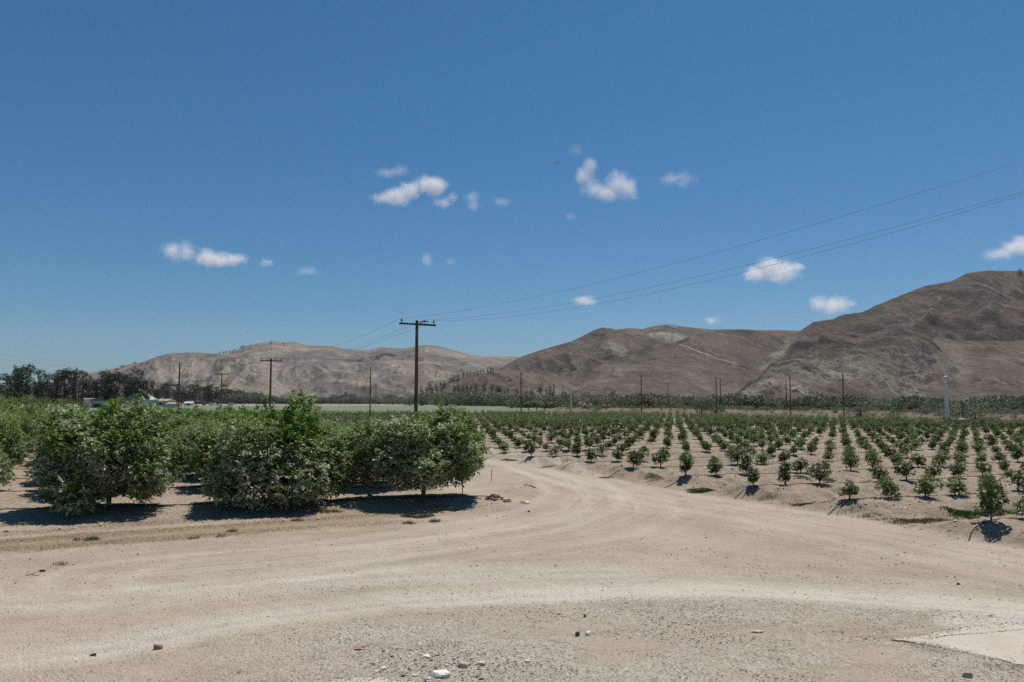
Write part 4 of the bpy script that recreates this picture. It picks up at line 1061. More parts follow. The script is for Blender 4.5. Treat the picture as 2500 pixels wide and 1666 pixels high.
# dark avocado-like trees and old citrus block at the left
OB = [make_bush(520 + k, 6, 7, 1100, .42, 'orchard_tree', M_lemon, dust=.05) for k in range(3)]
for k, (px, py, D, w) in enumerate([(-30, 962, 150, 95), (15, 960, 160, 80), (48, 957, 170, 70), (78, 962, 175, 60), (100, 968, 180, 44), (125, 973, 185, 50), (150, 972, 190, 50), (176, 974, 190, 48), (198, 973, 195, 36), (295, 966, 230, 40), (262, 976, 225, 30), (318, 972, 240, 26), (-5, 972, 135, 80), (40, 974, 140, 70)]):
    stand(OB[k % 3], px, 1000, py, D, 6, 7, w * 1.1, f'{ordn(k + 1)} rounded old orchard tree in the taller block below the eucalyptus row', 'taller old orchard trees at the left', rz=k * 1.1)
# trees climbing the foothill ridge
SP = [make_euc(540 + k, 14, 5, 300, 1.3, 'hillside_tree', M_euc) for k in range(3)]
hs = [(1098, 921, 933, 9), (1108, 916, 931, 14), (1118, 914, 929, 12), (1131, 907, 925, 6), (1140, 907, 923, 6), (1148, 909, 921, 5), (1157, 908, 919, 7), (1166, 905, 917, 8), (1174, 901, 915, 5), (1181, 899, 914, 4), (1191, 897, 911, 5), (1198, 896, 910, 5), (1203, 896, 909, 5), (1050, 932, 950, 15), (1066, 934, 952, 9), (1076, 930, 948, 10), (1085, 929, 946, 10), (1030, 941, 962, 10), (1042, 944, 966, 9), (1056, 945, 968, 10),
      (1110, 940, 960, 8), (1120, 937, 957, 9), (1130, 938, 958, 9), (1140, 936, 957, 9), (1150, 936, 956, 9), (1162, 934, 956, 11), (1183, 934, 952, 10), (1200, 937, 954, 8), (1217, 941, 956, 16), (1240, 945, 958, 6), (1262, 948, 962, 6), (1320, 936, 960, 15), (1334, 946, 962, 7), (1342, 939, 962, 8), (1352, 940, 960, 6), (1285, 953, 964, 6), (1298, 952, 964, 10)]
for k, (px, pt, pb, w) in enumerate(hs):
    D = min(find_depth(px, pb, 640, 1600), 1150)
    if k < 13: place_ = f'{ordn(k + 1)} from the left on the sloping line of trees up the foothill crest'
    elif k < 20: place_ = f'{ordn(k - 12)} dark tree in the clump left of the foothill foot'
    else: place_ = f'{ordn(k - 19)} from the left scattered on the foothill face'
    stand(SP[k % 3], px, pb, pt, D, 14, 5, w * .95, 'sparse tree, ' + place_, 'trees on the foothill')
# single trees on crests
for k, (px, pt, D, w) in enumerate([(2491, 652, 1500, 13), (1405, 897, 1300, 0)][:1]):
    stand(make_bush(560, 7, 8, 300, 1.1, 'hilltop_tree', M_euc), px, 660, pt, D, 7, 8, w, 'lone dark round tree on the highest right hilltop', 'lone hilltop trees')
mb = MB(); mb.tube([(0, 0, 0), (1, 0, 3), (3.5, 0, 6)], [.25, .2, .08], 5); mb.tube([(1, 0, 3), (-1.5, 0, 5)], [.15, .05], 5); mb.tube([(2, 0, 4.3), (2, 0, 6.5)], [.1, .04], 5)
o = mb.build('dead_tree', M_barkg, label='bare dead tree leaning on the right hilltop beside the lone round tree', category='tree'); o.location = on_hill(2456, 1490, -.5)
cb = make_bush(565, 9, 9, 240, 1.6, 'ridge_tree', M_euc)
for k, (px, pt, w) in enumerate([(537, 860, 5), (545, 858, 5), (552, 857, 6), (560, 857, 6), (567, 856, 6), (573, 853, 4), (588, 846, 7), (594, 844, 7), (613, 843, 4), (360, 883, 8), (330, 884, 10), (345, 886, 8), (300, 892, 12), (285, 899, 9), (662, 836, 5), (692, 835, 4), (663, 851, 5), (607, 849, 5), (1403, 898, 10), (1396, 900, 7), (1368, 898, 8)]):
    D = find_depth(px, pt + 5, 1000, 3400)
    lab = f'small dark tree dot, {ordn(k + 1)} along the left range crest' if k < 18 else f'{ordn(k - 17)} dark shrub in the hollow between the hills right of the foothill'
    stand(cb, px, 0, pt - 1, D, 9, 9, w, lab, 'dark trees along the far crests')

# round trees and palms standing out of the river scrub
RB = [make_bush(580 + k, 9, 9, 700, .85, 'riverside_tree', M_scrub if k != 1 else M_euc, dust=.15 * k, lob=10) for k in range(4)]
rt = [(1376, 948, 330, 22), (1400, 948, 340, 20), (1389, 958, 330, 22), (1424, 953, 330, 12), (1438, 956, 335, 20), (1465, 957, 325, 22), (1497, 951, 330, 30), (1412, 966, 300, 24), (1545, 957, 280, 44), (1577, 955, 285, 30), (1590, 966, 275, 34), (1355, 961, 300, 44), (1330, 966, 300, 36), (1285, 968, 320, 40), (1250, 972, 310, 44), (1210, 955, 420, 50), (1235, 958, 410, 40), (1068, 957, 430, 22), (1090, 962, 420, 34), (1120, 960, 415, 40), (1150, 963, 410, 36), (1000, 968, 440, 40), (1030, 965, 430, 36), (858, 966, 680, 26), (878, 970, 670, 24), (960, 970, 600, 36), (925, 972, 620, 36), (720, 966, 820, 50), (760, 963, 800, 30), (785, 966, 780, 26), (690, 968, 830, 40),
      (1725, 968, 205, 34), (1712, 976, 195, 38), (1757, 967, 200, 32), (1748, 982, 190, 40), (1480, 975, 250, 34), (1515, 968, 260, 34), (1450, 972, 270, 30), (1618, 968, 250, 40), (1650, 972, 245, 38), (1690, 974, 250, 40), (1800, 976, 230, 44), (1845, 974, 230, 50), (1890, 976, 220, 40), (1925, 980, 215, 40), (1965, 972, 215, 50), (2020, 975, 205, 50), (2050, 984, 190, 30), (2092, 974, 200, 46), (2140, 976, 195, 50), (2200, 977, 190, 50), (2235, 975, 188, 44), (2280, 978, 180, 40), (2350, 972, 172, 66), (2395, 978, 165, 60), (2430, 975, 165, 56), (2475, 979, 160, 60), (2350, 992, 128, 70), (2380, 998, 122, 60), (2310, 994, 130, 56), (2100, 994, 155, 40), (2180, 1000, 140, 36)]
for k, (px, pt, D, w) in enumerate(sorted(rt)):
    stand(RB[k % 4], px, 1000, pt, D, 9, 9, w * 1.15, f'{ordn(k + 1)} rounded tree from the left standing out of the riverside scrub belt', 'rounded trees in the riverside scrub belt', rz=k)
pm = make_palm(590, 5, 6)
for k, (px, pt, D) in enumerate([(1290, 973, 262), (1310, 972, 262), (1330, 974, 258), (1352, 974, 260), (1435, 979, 250), (1428, 985, 240), (1480, 985, 238)]):
    stand(pm, px, 0, pt, D, 5, 6, 26, f'{ordn(k + 1)} shaggy fan palm from the left at the front of the scrub belt', 'palms in the scrub belt')
# the belt itself
def belt():
    g = np.random.default_rng(91); mb = MB()
    tm = []
    for k in range(6):
        L = []
        for _ in range(6):
            a = g.random() * 6.28; q = g.random() ** .5 * .55
            L.append([math.cos(a) * q, math.sin(a) * q, .3 + .35 * g.random(), .38, .38, .32])
        tm.append(far_crown(700 + k, L, 230, .17, .0, .75))
    cl = np.array([(520, 930, 962), (700, 850, 965), (850, 720, 968), (1000, 560, 964), (1150, 430, 962), (1300, 310, 962), (1450, 270, 962), (1600, 255, 966), (1800, 225, 970), (2000, 205, 970), (2200, 190, 972), (2500, 165, 974), (2900, 150, 976)], float)
    for t in range(1500):
        px = 500 + 2350 * g.random(); D0 = np.interp(px, cl[:, 0], cl[:, 1]); D = D0 * (1 + .5 * g.random() ** 1.2) + 4
        pt = np.interp(px, cl[:, 0], cl[:, 2]) + 6 + 24 * (g.random() - .5) + 16 * (fbm(np.array([px / 60.]), np.array([0.]), 2, 5)[0] - .5); pt = HORIZ + (pt - HORIZ) * D0 / D if pt > HORIZ else pt
        x, y, zt = P(px, pt, D); zb = zz(x, y) - .2 if D < 400 else -.2
        h = max(1.6, zt - zb) * (.8 + .3 * g.random()); w = h * (1.2 + 1.0 * g.random())
        T = tm[g.integers(6)]; V = T.V[0]; a = g.random() * 6.28; c, s = math.cos(a), math.sin(a)
        W = np.stack([(V[:, 0] * c - V[:, 1] * s) * w * .6 + x, (V[:, 0] * s + V[:, 1] * c) * w * .6 + y, V[:, 2] * h + zb], -1)
        C = T.C[0].copy(); q = g.random(); C[:, 0] = C[:, 0] * (.5 + .8 * g.random()); C[:, 1] = .75 * g.random() if q < .5 else 0
        mb.add(W, T.F[0], col=C)
    # dry brush on the farm bank
    for t in range(900):
        k = g.integers(len(EMB) - 1); q = g.random(); b = EMB[k] * (1 - q) + EMB[k + 1] * q
        x, y = b + g.normal(size=2) * np.array([4, 4.5]); zb = zz(x, y) - .1; h = .4 + .9 * g.random() ** 2; w = h * 1.8
        T = tm[g.integers(6)]; V = T.V[0][:480]
        W = np.stack([V[:, 0] * w * .6 + x, V[:, 1] * w * .6 + y, V[:, 2] * h + zb], -1); C = T.C[0][:480].copy(); C[:, 1] = .9 * g.random()
        mb.add(W, T.F[0][:120], col=C)
    mb.build('riverside_scrub', M_scrub, kind='stuff', label='long belt of grey-green willow scrub along the river')
belt()

# ------------------------------------------------------------------ utility poles
def make_pole(h, arm=2.75, style='arm', mat=None, rad=.15):
    mat = mat or M_pole
    r = empty('utility_pole', category='utility pole')
    MB().tube([(0, 0, -.5), (0, 0, h * .5), (0, 0, h)], [rad, rad * .85, rad * .66], 10).build('shaft', mat, r, smooth=True)
    if arm:
        za = h - .28
        MB().box((0, -.16, za), (arm, .10, .13)).build('crossarm', mat, r)
        if style == 'arm':
            b = MB(); b.tube([(-.75, -.2, za - .02), (0, -.12, za - .65)], .02, 5); b.tube([(.75, -.2, za - .02), (0, -.12, za - .65)], .02, 5)
            if arm > 2.5 and h > 9: b = MB(); b.tube([(-.16, -.2, za), (0, -.12, za - .3)], .02, 5)
            b.build('brace', mat, r)
        for x in (-arm / 2 + .16, .48, arm / 2 - .16):
            ins = MB().tube([(x, -.16, za + .05), (x, -.16, za + .16), (x, -.16, za + .17), (x, -.16, za + .24), (x, -.16, za + .27), (x, -.16, za + .33)], [.02, .02, .06, .075, .045, .03], 8)
            ins.build('insulator', M_glassins, r, smooth=True)
    elif style == 'steps':
        for k in range(3): MB().box((0, -.1, h - .5 - .9 * k), (.9 - .1 * k, .08, .1)).build('crossarm', mat, r)
    return r
LINE = np.array([28.0, -45.0]); LINE /= np.linalg.norm(LINE)
AZ = math.atan2(LINE[1], LINE[0]) + math.pi / 2
def pole(px, pt, D, label, arm=2.75, rz=AZ, **kw):
    x, y, zt = P(px, pt, D); zb = zz(x, y) if D < 420 else 0
    o = make_pole(zt - zb, arm, **kw); o.location = (x, y, zb); o.rotation_euler = (0, 0, rz)
    o['label'] = label; o['group'] = 'wooden utility poles'
    return np.array([x, y, zt])
pA = pole(1018, 783, 51, 'tall brown utility pole with crossarm, nearest pole in the centre')
# switch hanging beside the centre insulator of the nearest pole and the yellow plate on its arm
near_pole = [o for o in scene.objects if o.get('label', '').startswith('tall brown utility pole')][0]
hp = pA[2] - near_pole.location.z
MB().tube([(.15, -.16, hp - .2), (.35, -.16, hp - .06), (.6, -.16, hp - .02), (.8, -.16, hp - .06)], [.05, .045, .05, .03], 6).build('fuse_switch', M_glassins, near_pole)
MB().box((-.62, -.222, hp - .28), (.32, .02, .09)).build('plate', plain('ochre_plate', (.42, .32, .06), .6), near_pole)
pB = pole(662, 876, 90, 'utility pole with crossarm standing left of the nearest one')
pC = pole(542, 911, 152, 'utility pole with crossarm above the white pickup')
pD = pole(481, 929, 200, 'smaller utility pole with crossarm behind the tan field', 2.75)
pE = pole(432, 941, 262, 'faint small utility pole with crossarm right of the farm buildings', 2.75)
pF = pole(402, 947, 330, 'faintest utility pole with crossarm over the tan-roofed building', 2.75)
pole(439, 886, 112, 'tall bare pole without crossarm at the left, beside the farm sheds', 0, style='plain', rad=.13)
pole(905, 898, 128, 'slim dark pole between the two front crossarm poles', 0, style='plain', rad=.12)
pole(1272, 909, 145, 'dark pole rising left of the white tower with short brackets', 0, style='steps', rad=.14)
pole(1565, 914, 160, 'slim dark pole in the middle of the scrub belt with short brackets', 0, style='steps', rad=.13)
pole(1630, 935, 236, 'thin grey pole right of the middle dark pole', 0, style='plain', mat=M_polegrey, rad=.14)
pole(1748, 921, 176, 'taller left pole of the close pair beside the dark round bush', 0, style='plain', rad=.15)
pole(1758, 925, 196, 'shorter right pole of the close pair beside the dark round bush', 0, style='plain', rad=.14)
pole(1919, 931, 192, 'left thinner pole of the pair before the grey cliff', 0, style='plain', rad=.13)
pole(1928, 917, 172, 'right taller pole of the pair before the grey cliff', 0, style='plain', rad=.14)
pole(2057, 913, 158, 'weathered grey pole with small top brackets before the right mountain', 0, style='steps', mat=M_polegrey, rad=.15)
pole(1477, 950, 330, 'short faint pole between round riverside trees', 0, style='plain', rad=.14)
pole(1160, 953, 420, 'faint short pole at the foot of the foothill', 0, style='plain', rad=.16)
pole(1347, 950, 420, 'faint short pole beside the sparse trees of the foothill', 0, style='plain', rad=.15)

# wires
armv = np.array([math.cos(AZ), math.sin(AZ), 0])
def wire(a, b, sag, rad, label, n=24):
    t = np.linspace(0, 1, n)[:, None]; p = a * (1 - t) + b * t; p[:, 2] -= 4 * sag * (t * (1 - t))[:, 0]
    MB().tube(p, rad, 4).build('power_line', M_wire, label=label, category='cable', group='overhead power lines')
offs = (-2.75 / 2 + .16, .48, 2.75 / 2 - .16)
def proj(p):
    d = np.array(p) - [0, 0, CAMH]; f = d[1] * cp + d[2] * sp; v = -d[1] * sp + d[2] * cp
    return 1250 + FPX * d[0] / f, 833 - FPX * v / f
nx = [((2500, 392), 19.2, (1750, 616)), ((2500, 468), 17.9, (1750, 665)), ((2500, 475), 18.6, (1750, 680.5))]
for k, o_ in enumerate(offs):
    a = pA + armv * o_ + [0, -.16, .05]
    e_ = np.array(P(*nx[k][0], nx[k][1])); lo_, hi_ = 0.0, 4.0; t0 = 1 / 1.16
    for _ in range(30):
        sg = (lo_ + hi_) / 2; b = a + (e_ - a) * 1.16; b[2] += 4 * sg * (1 - t0)
        ts = np.linspace(0, 1, 400)[:, None]; pp = a * (1 - ts) + b * ts; pp[:, 2] -= 4 * sg * (ts * (1 - ts))[:, 0]
        q = np.array([proj(w_) for w_ in pp if w_[1] > 2]); y_ = np.interp(nx[k][2][0], q[:, 0], q[:, 1])
        if y_ < nx[k][2][1]: lo_ = sg
        else: hi_ = sg
    wire(a, b, sg, .0048, ['top', 'middle', 'lowest'][k] + ' of the three power lines crossing the sky to the right', 60)
    for m, (p, q) in enumerate(((pA, pB), (pB, pC), (pC, pD), (pD, pE))):
        wire(p + armv * o_ + [0, -.16, .05], q + armv * o_ + [0, -.16, .05], .9, .008, f'{["left", "middle", "right"][k]} power line in span {ordn(m + 1)} left of the nearest pole')
for k, (y0, y1) in enumerate(((857, 889), (869, 897), (883, 905))):
    wire(np.array(P(-60, y0, 260.)), np.array(P(430, y1 + 4, 420.)), 2, .02, f'{ordn(k + 1)} faint wire from the top in the sky at the left')
# steel mast and radio masts on the hills
def lattice(px, pt, pb, D, w, label):
    x, y, zt = P(px, pt, D); zb = hill_z(px, D); h = max(6, zt - zb); mb = MB()
    for sx in (-1, 1):
        for sy in (-1, 1): mb.tube([(sx * w, sy * w, -2), (sx * w * .25, sy * w * .25, h)], .16, 4)
    n = 7
    for k in range(n):
        a, b = k / n, (k + 1) / n; wa, wb = w * (1 - .75 * a), w * (1 - .75 * b)
        for s in (-1, 1): mb.tube([(-wa, s * wa, h * a), (wb, s * wb, h * b)], .09, 3); mb.tube([(s * wa, -wa, h * a), (s * wb, wb, h * b)], .09, 3)
    r = empty('lattice_tower', (x, y, zb), category='tower', label=label)
    mb.build('frame', M_galv, r)
    if w > 2:
        arm = MB()
        for q in (.72, .86): arm.box((0, 0, h * q), (w * 3.2, .3, .3))
        arm.build('crossarm', M_galv, r)
lattice(1641, 806, 838, 1410, 3.0, 'faint steel lattice pylon on the slope above the dirt track')
lattice(709, 829, 836, 3120, 1.6, 'left thin radio mast on the far left summit')
lattice(719, 830, 836, 3120, 1.6, 'right thin radio mast on the far left summit')

# ------------------------------------------------------------------ wind machines
def wind_machine(px, py_top, py_base, D, rz, blade_tilt, label, full=True):
    x, y, zt = P(px, py_top, D); zb = zz(x, y); h = zt - zb
    r = empty('wind_machine', (x, y, zb), rz, category='wind machine', label=label, group='orchard wind machines')
    MB().tube([(0, 0, -.2), (0, 0, h * .5), (0, 0, h - .25)], [.27, .25, .22], 16).build('tower', M_galv, r, smooth=True)
    hb = MB().ellip((.1, 0, h - .12), (.42, .24, .17), 14, 9); hb.tube([(0, 0, h - .32), (0, 0, h - .2)], [.3, .3], 14)
    hb.tube([(.35, 0, h - .1), (.58, 0, h - .1)], [.09, .07], 10)
    hb.build('gearbox', M_white, r, smooth=True)
    bl = MB(); hbz = h - .1
    for s in (-1, 1):
        pts = []
        L = 1.12
        for t in (0.0, .15, .5, 1.0):
            pts.append((t * L * s, .14 * (1 - .45 * t), .02 + .0 * t))
        V = []
        for (q, wd, _) in pts:
            tw = .45 * (1 - abs(q) / L)
            for e, th in ((-1, .0), (0, .05), (1, .0), (0, -.05)):
                V.append((e * wd * math.sin(tw) + th, e * wd * math.cos(tw), q))
        F = []
        for a in range(3):
            for b_ in range(4): F.append([a * 4 + b_, a * 4 + (b_ + 1) % 4, a * 4 + 4 + (b_ + 1) % 4, a * 4 + 4 + b_])
        V = np.array(V); 
        bl.add(V, F, [[0, 1, 2, 3], [15, 14, 13, 12]])
    V = np.concatenate(bl.V); c, s = math.cos(blade_tilt), math.sin(blade_tilt)
    V2 = V @ np.array([[c, 0, -s], [0, 1, 0], [s, 0, c]]).T + [.60, 0, hbz]
    bl2 = MB(); bl2.V = [V2]; bl2.F = bl.F; bl2.C = bl.C; bl2.n = bl.n
    bl2.build('propeller', M_white, r)
    return (x, y, zb)
x, y, zb = wind_machine(2308, 919, 1040, 104, R(28), R(-17), 'white wind machine tower with two-bladed propeller, nearer one at right')
wind_machine(1394, 949, 1006, 216, R(-70), R(2), 'distant white wind machine post near the centre of the frame')
# engine cabinet and propane tank beside it
ex, ey, _ = P(2326, 976, 101.5)
r = empty('engine_cabinet', (ex, ey, zz(ex, ey)), .3, category='cabinet', label='white boxy engine cabinet at the foot of the nearer wind machine')
MB().box((0, 0, .45), (.85, .8, .95)).build('body', M_white, r); MB().box((0, 0, .98), (.95, .9, .08)).build('lid', M_galv, r); MB().box((0, -.41, .4), (.6, .03, .6)).build('door', M_galv, r)
tx, ty, _ = P(2344, 976, 102)
r = empty('propane_tank', (tx, ty, zz(tx, ty)), .15, category='tank', label='white horizontal propane tank right of the engine cabinet')
MB().tube([(-.95, 0, .62), (-.85, 0, .62), (-.7, 0, .62), (.7, 0, .62), (.85, 0, .62), (.95, 0, .62)], [.08, .3, .4, .4, .3, .08], 18).build('tank_body', M_white, r, smooth=True)
for s in (-.5, .5): MB().box((s, 0, .12), (.12, .6, .34)).build('saddle', M_galv, r)
MB().tube([(0, 0, .98), (0, 0, 1.12)], [.13, .11], 10).build('valve_cover', M_white, r)

# ------------------------------------------------------------------ farm buildings
def house(px0, px1, py_eave, py_ridge, D, depth, wall, roof, label, kind='gable_side', parts=(), cat='building', name='farm_building'):
    x0, _, ze = P(px0, py_eave, D); x1 = P(px1, py_eave, D)[0]; zr = P(px0, py_ridge, D)[2]
    w = x1 - x0; cx = (x0 + x1) / 2; ze = max(ze, 1.2)
    r = empty(name, (cx, D, 0), 0, category=cat, label=label)
    MB().box((0, depth / 2, ze / 2 - .1), (w, depth, ze + .2)).build('wall', wall, r)
    mb = MB(); o = .3; hh = max(zr - ze, .15)
    if kind == 'gable_side':      # ridge runs left-right
        V = [(-w / 2 - o, -o, ze), (w / 2 + o, -o, ze), (w / 2 + o, depth + o, ze), (-w / 2 - o, depth + o, ze), (-w / 2 - o, depth / 2, ze + hh), (w / 2 + o, depth / 2, ze + hh)]
        F4 = [[0, 1, 5, 4], [2, 3, 4, 5], [0, 3, 2, 1]]; F3 = [[0, 4, 3], [1, 2, 5]]
    elif kind == 'gable_front':
        V = [(-w / 2 - o, -o, ze), (w / 2 + o, -o, ze), (w / 2 + o, depth + o, ze), (-w / 2 - o, depth + o, ze), (0, -o, ze + hh), (0, depth + o, ze + hh)]
        F4 = [[1, 2, 5, 4], [3, 0, 4, 5], [0, 3, 2, 1]]; F3 = [[0, 1, 4], [2, 3, 5]]
    else:                         # one slope, high at the right
        V = [(-w / 2 - o, -o, ze), (w / 2 + o, -o, ze + hh), (w / 2 + o, depth + o, ze + hh), (-w / 2 - o, depth + o, ze), (-w / 2 - o, -o, ze - .15), (w / 2 + o, -o, ze - .15)]
        F4 = [[0, 1, 2, 3], [4, 5, 1, 0]]; F3 = []
    mb.add(V, F4, F3 if F3 else []).build('roof', roof, r)
    for (nm, u, z, ww, wh, mt) in parts:
        MB().box((u * w, -.03, z), (ww, .08, wh)).build(nm, mt, r)
    return r
house(204, 220, 974, 973, 330, 6, M_cream, M_white, 'small white flat-fronted shed leftmost among the farm buildings', 'gable_side', [('door', .1, 1.2, 1.0, 2.0, M_greywall)])
house(221, 252, 978, 968, 325, 9, M_greywall, M_brownroof, 'grey barn with dark sloping roof and wide dark opening', 'shed', [('door', .05, 1.2, 3.6, 1.9, M_dark), ('window', -.35, 2.6, .7, .5, M_dark)])
house(264, 282, 978, 974.5, 335, 6, M_cream, M_pinkroof, 'low building with pinkish roof between the barn and gabled house', 'gable_side', [('window', 0, 2, .9, .7, M_dark)])
house(303, 352, 976, 961, 340, 12, M_white, M_greywall, 'large pale gabled house behind the tall lemon shoots', 'gable_front', [('window', -.2, 2.8, 1.2, 1.0, M_dark), ('window', .2, 2.8, 1.2, 1.0, M_dark), ('vent', 0, 4.7, .6, .5, M_dark)])
house(352, 371, 977, 973, 345, 8, M_white, M_greywall, 'low white wing joined to the right of the gabled house', 'gable_side', [('window', 0, 2.2, 1.4, .8, M_dark)])
house(372, 406, 979, 974.5, 350, 10, M_white, M_tan, 'white farm house with tan roof', 'gable_side', [('door', -.3, 1.5, 1.1, 2.0, M_dark), ('window', .1, 2.0, 1.6, .9, M_dark)])
house(406, 428, 986, 983, 330, 7, M_cream, M_tan, 'lowest cream shed with tan roof at the right end of the farm', 'gable_side', [('window', 0, 1.6, 1.6, .5, M_greywall)])
house(449, 468, 984.5, 981, 470, 4, M_white, M_white, 'small white canopy shelter with dark opening on the field edge', 'gable_side', [('door', .1, .6, 1.6, 1.6, M_dark)], 'shelter', 'shelter')
# vehicles and boxes on the far tan field
def at(px, D): return P(px, 976, D)[0], D
x, y = at(516.5, 480); r = empty('box_trailer', (x, y, 0), 0, category='trailer', label='white box trailer parked beside the pickup on the far field')
MB().box((0, 1, 1.15), (4.3, 2, 1.45)).build('body', M_white, r)
for s in (-.6, .6): MB().tube([(s, -.05, .35), (s, .2, .35)], .35, 12).build('wheel', M_rubber, r)
MB().tube([(2.1, 1, .5), (2.9, 1, .5)], .06, 6).build('hitch', M_galv, r)
x, y = at(532.5, 462); r = empty('pickup_truck', (x, y, 0), 0, category='pickup', label='white pickup truck parked on the far field below the crossarm pole')
MB().box((0, .9, .62), (4.6, 1.75, .5)).add([(-1.0, .15, .87), (1.0, .15, .87), (1.0, 1.65, .87), (-1.0, 1.65, .87), (-.7, .3, 1.45), (.55, .3, 1.45), (.55, 1.5, 1.45), (-.7, 1.5, 1.45)], [[4, 5, 6, 7], [0, 1, 5, 4], [1, 2, 6, 5], [2, 3, 7, 6], [3, 0, 4, 7]]).build('body', M_white, r)
MB().add([(-.85, .13, .92), (.85, .13, .92), (.5, .26, 1.38), (-.62, .26, 1.38)], [[0, 1, 2, 3]]).build('window', M_dark, r)
for s in (-1.45, 1.45): MB().tube([(s, -.04, .34), (s, .2, .34)], .34, 14).build('wheel', M_rubber, r)
x, y = at(563, 480); r = empty('portable_toilet_block', (x, y, 0), 0, category='cabin', label='teal green cabin box on the far field right of the pickup')
MB().box((0, .8, 1.0), (2.7, 1.6, 2.0)).build('body', M_teal, r); MB().box((0, .8, 2.05), (2.9, 1.8, .12)).build('roof', M_white, r); MB().box((-.5, -.02, .95), (.7, .05, 1.7)).build('door', M_white, r)
x, y = at(498.5, 490); r = empty('tractor', (x, y, 0), 0, category='tractor', label='dark red and blue tractor left of the white trailer')
MB().box((.3, .6, .95), (1.5, .9, .7)).build('hood', M_red, r); MB().box((-.6, .6, 1.4), (1.0, 1.1, 1.3), taper=.85).build('cab', M_blue, r)
MB().tube([(-.7, -.05, .6), (-.7, .25, .6)], .6, 14).build('wheel', M_rubber, r); MB().tube([(.8, 0, .38), (.8, .25, .38)], .38, 12).build('wheel', M_rubber, r)

# ------------------------------------------------------------------ aeroplane
x, y, z = P(1360.5, 397, 1150)
r = empty('airplane', (x, y, z), 0, category='airplane', label='small grey propeller airplane in flight above the clouds')
r.rotation_euler = (R(12), R(4), R(200))
MB().tube([(5, 0, 0), (4.6, 0, .1), (3.2, 0, .2), (1, 0, .25), (-2, 0, .3), (-4.8, 0, .55)], [.08, .38, .72, .78, .55, .12], 12).build('fuselage', M_white, r, smooth=True)
def wing(pts, th, name):
    a = np.array(pts, float); V = np.concatenate([a, a + [0, 0, th]]); n = len(a)
    mb = MB().add(V, [[k, (k + 1) % n, n + (k + 1) % n, n + k] for k in range(n)]); mb.F.append(np.array([list(range(n))[::-1]])); mb.F.append(np.array([list(range(n, 2 * n))])); mb.build(name, M_greywall, r)
wing([(1.6, 0, -.2), (1.2, 6.2, .3), (.3, 6.2, .3), (-.4, 0, -.2)], .16, 'wing'); wing([(-.4, 0, -.2), (.3, -6.2, .3), (1.2, -6.2, .3), (1.6, 0, -.2)], .16, 'wing')
wing([(-3.7, 0, .5), (-4.4, 2.4, .6), (-5.0, 2.4, .6), (-4.9, 0, .5)], .1, 'tailplane'); wing([(-4.9, 0, .5), (-5.0, -2.4, .6), (-4.4, -2.4, .6), (-3.7, 0, .5)], .1, 'tailplane')
MB().add([(-3.4, -.06, .5), (-4.9, -.06, .5), (-5.4, -.06, 2.4), (-4.8, -.06, 2.4), (-3.4, .06, .5), (-4.9, .06, .5), (-5.4, .06, 2.4), (-4.8, .06, 2.4)], [[0, 1, 2, 3], [7, 6, 5, 4], [0, 4, 5, 1], [1, 5, 6, 2], [2, 6, 7, 3], [3, 7, 4, 0]]).build('fin', M_greywall, r)
for s in (-1, 1): MB().tube([(2.9, s * 2.1, -.1), (2.6, s * 2.1, -.1), (.4, s * 2.1, 0)], [.15, .42, .2], 10).build('engine', M_greywall, r)

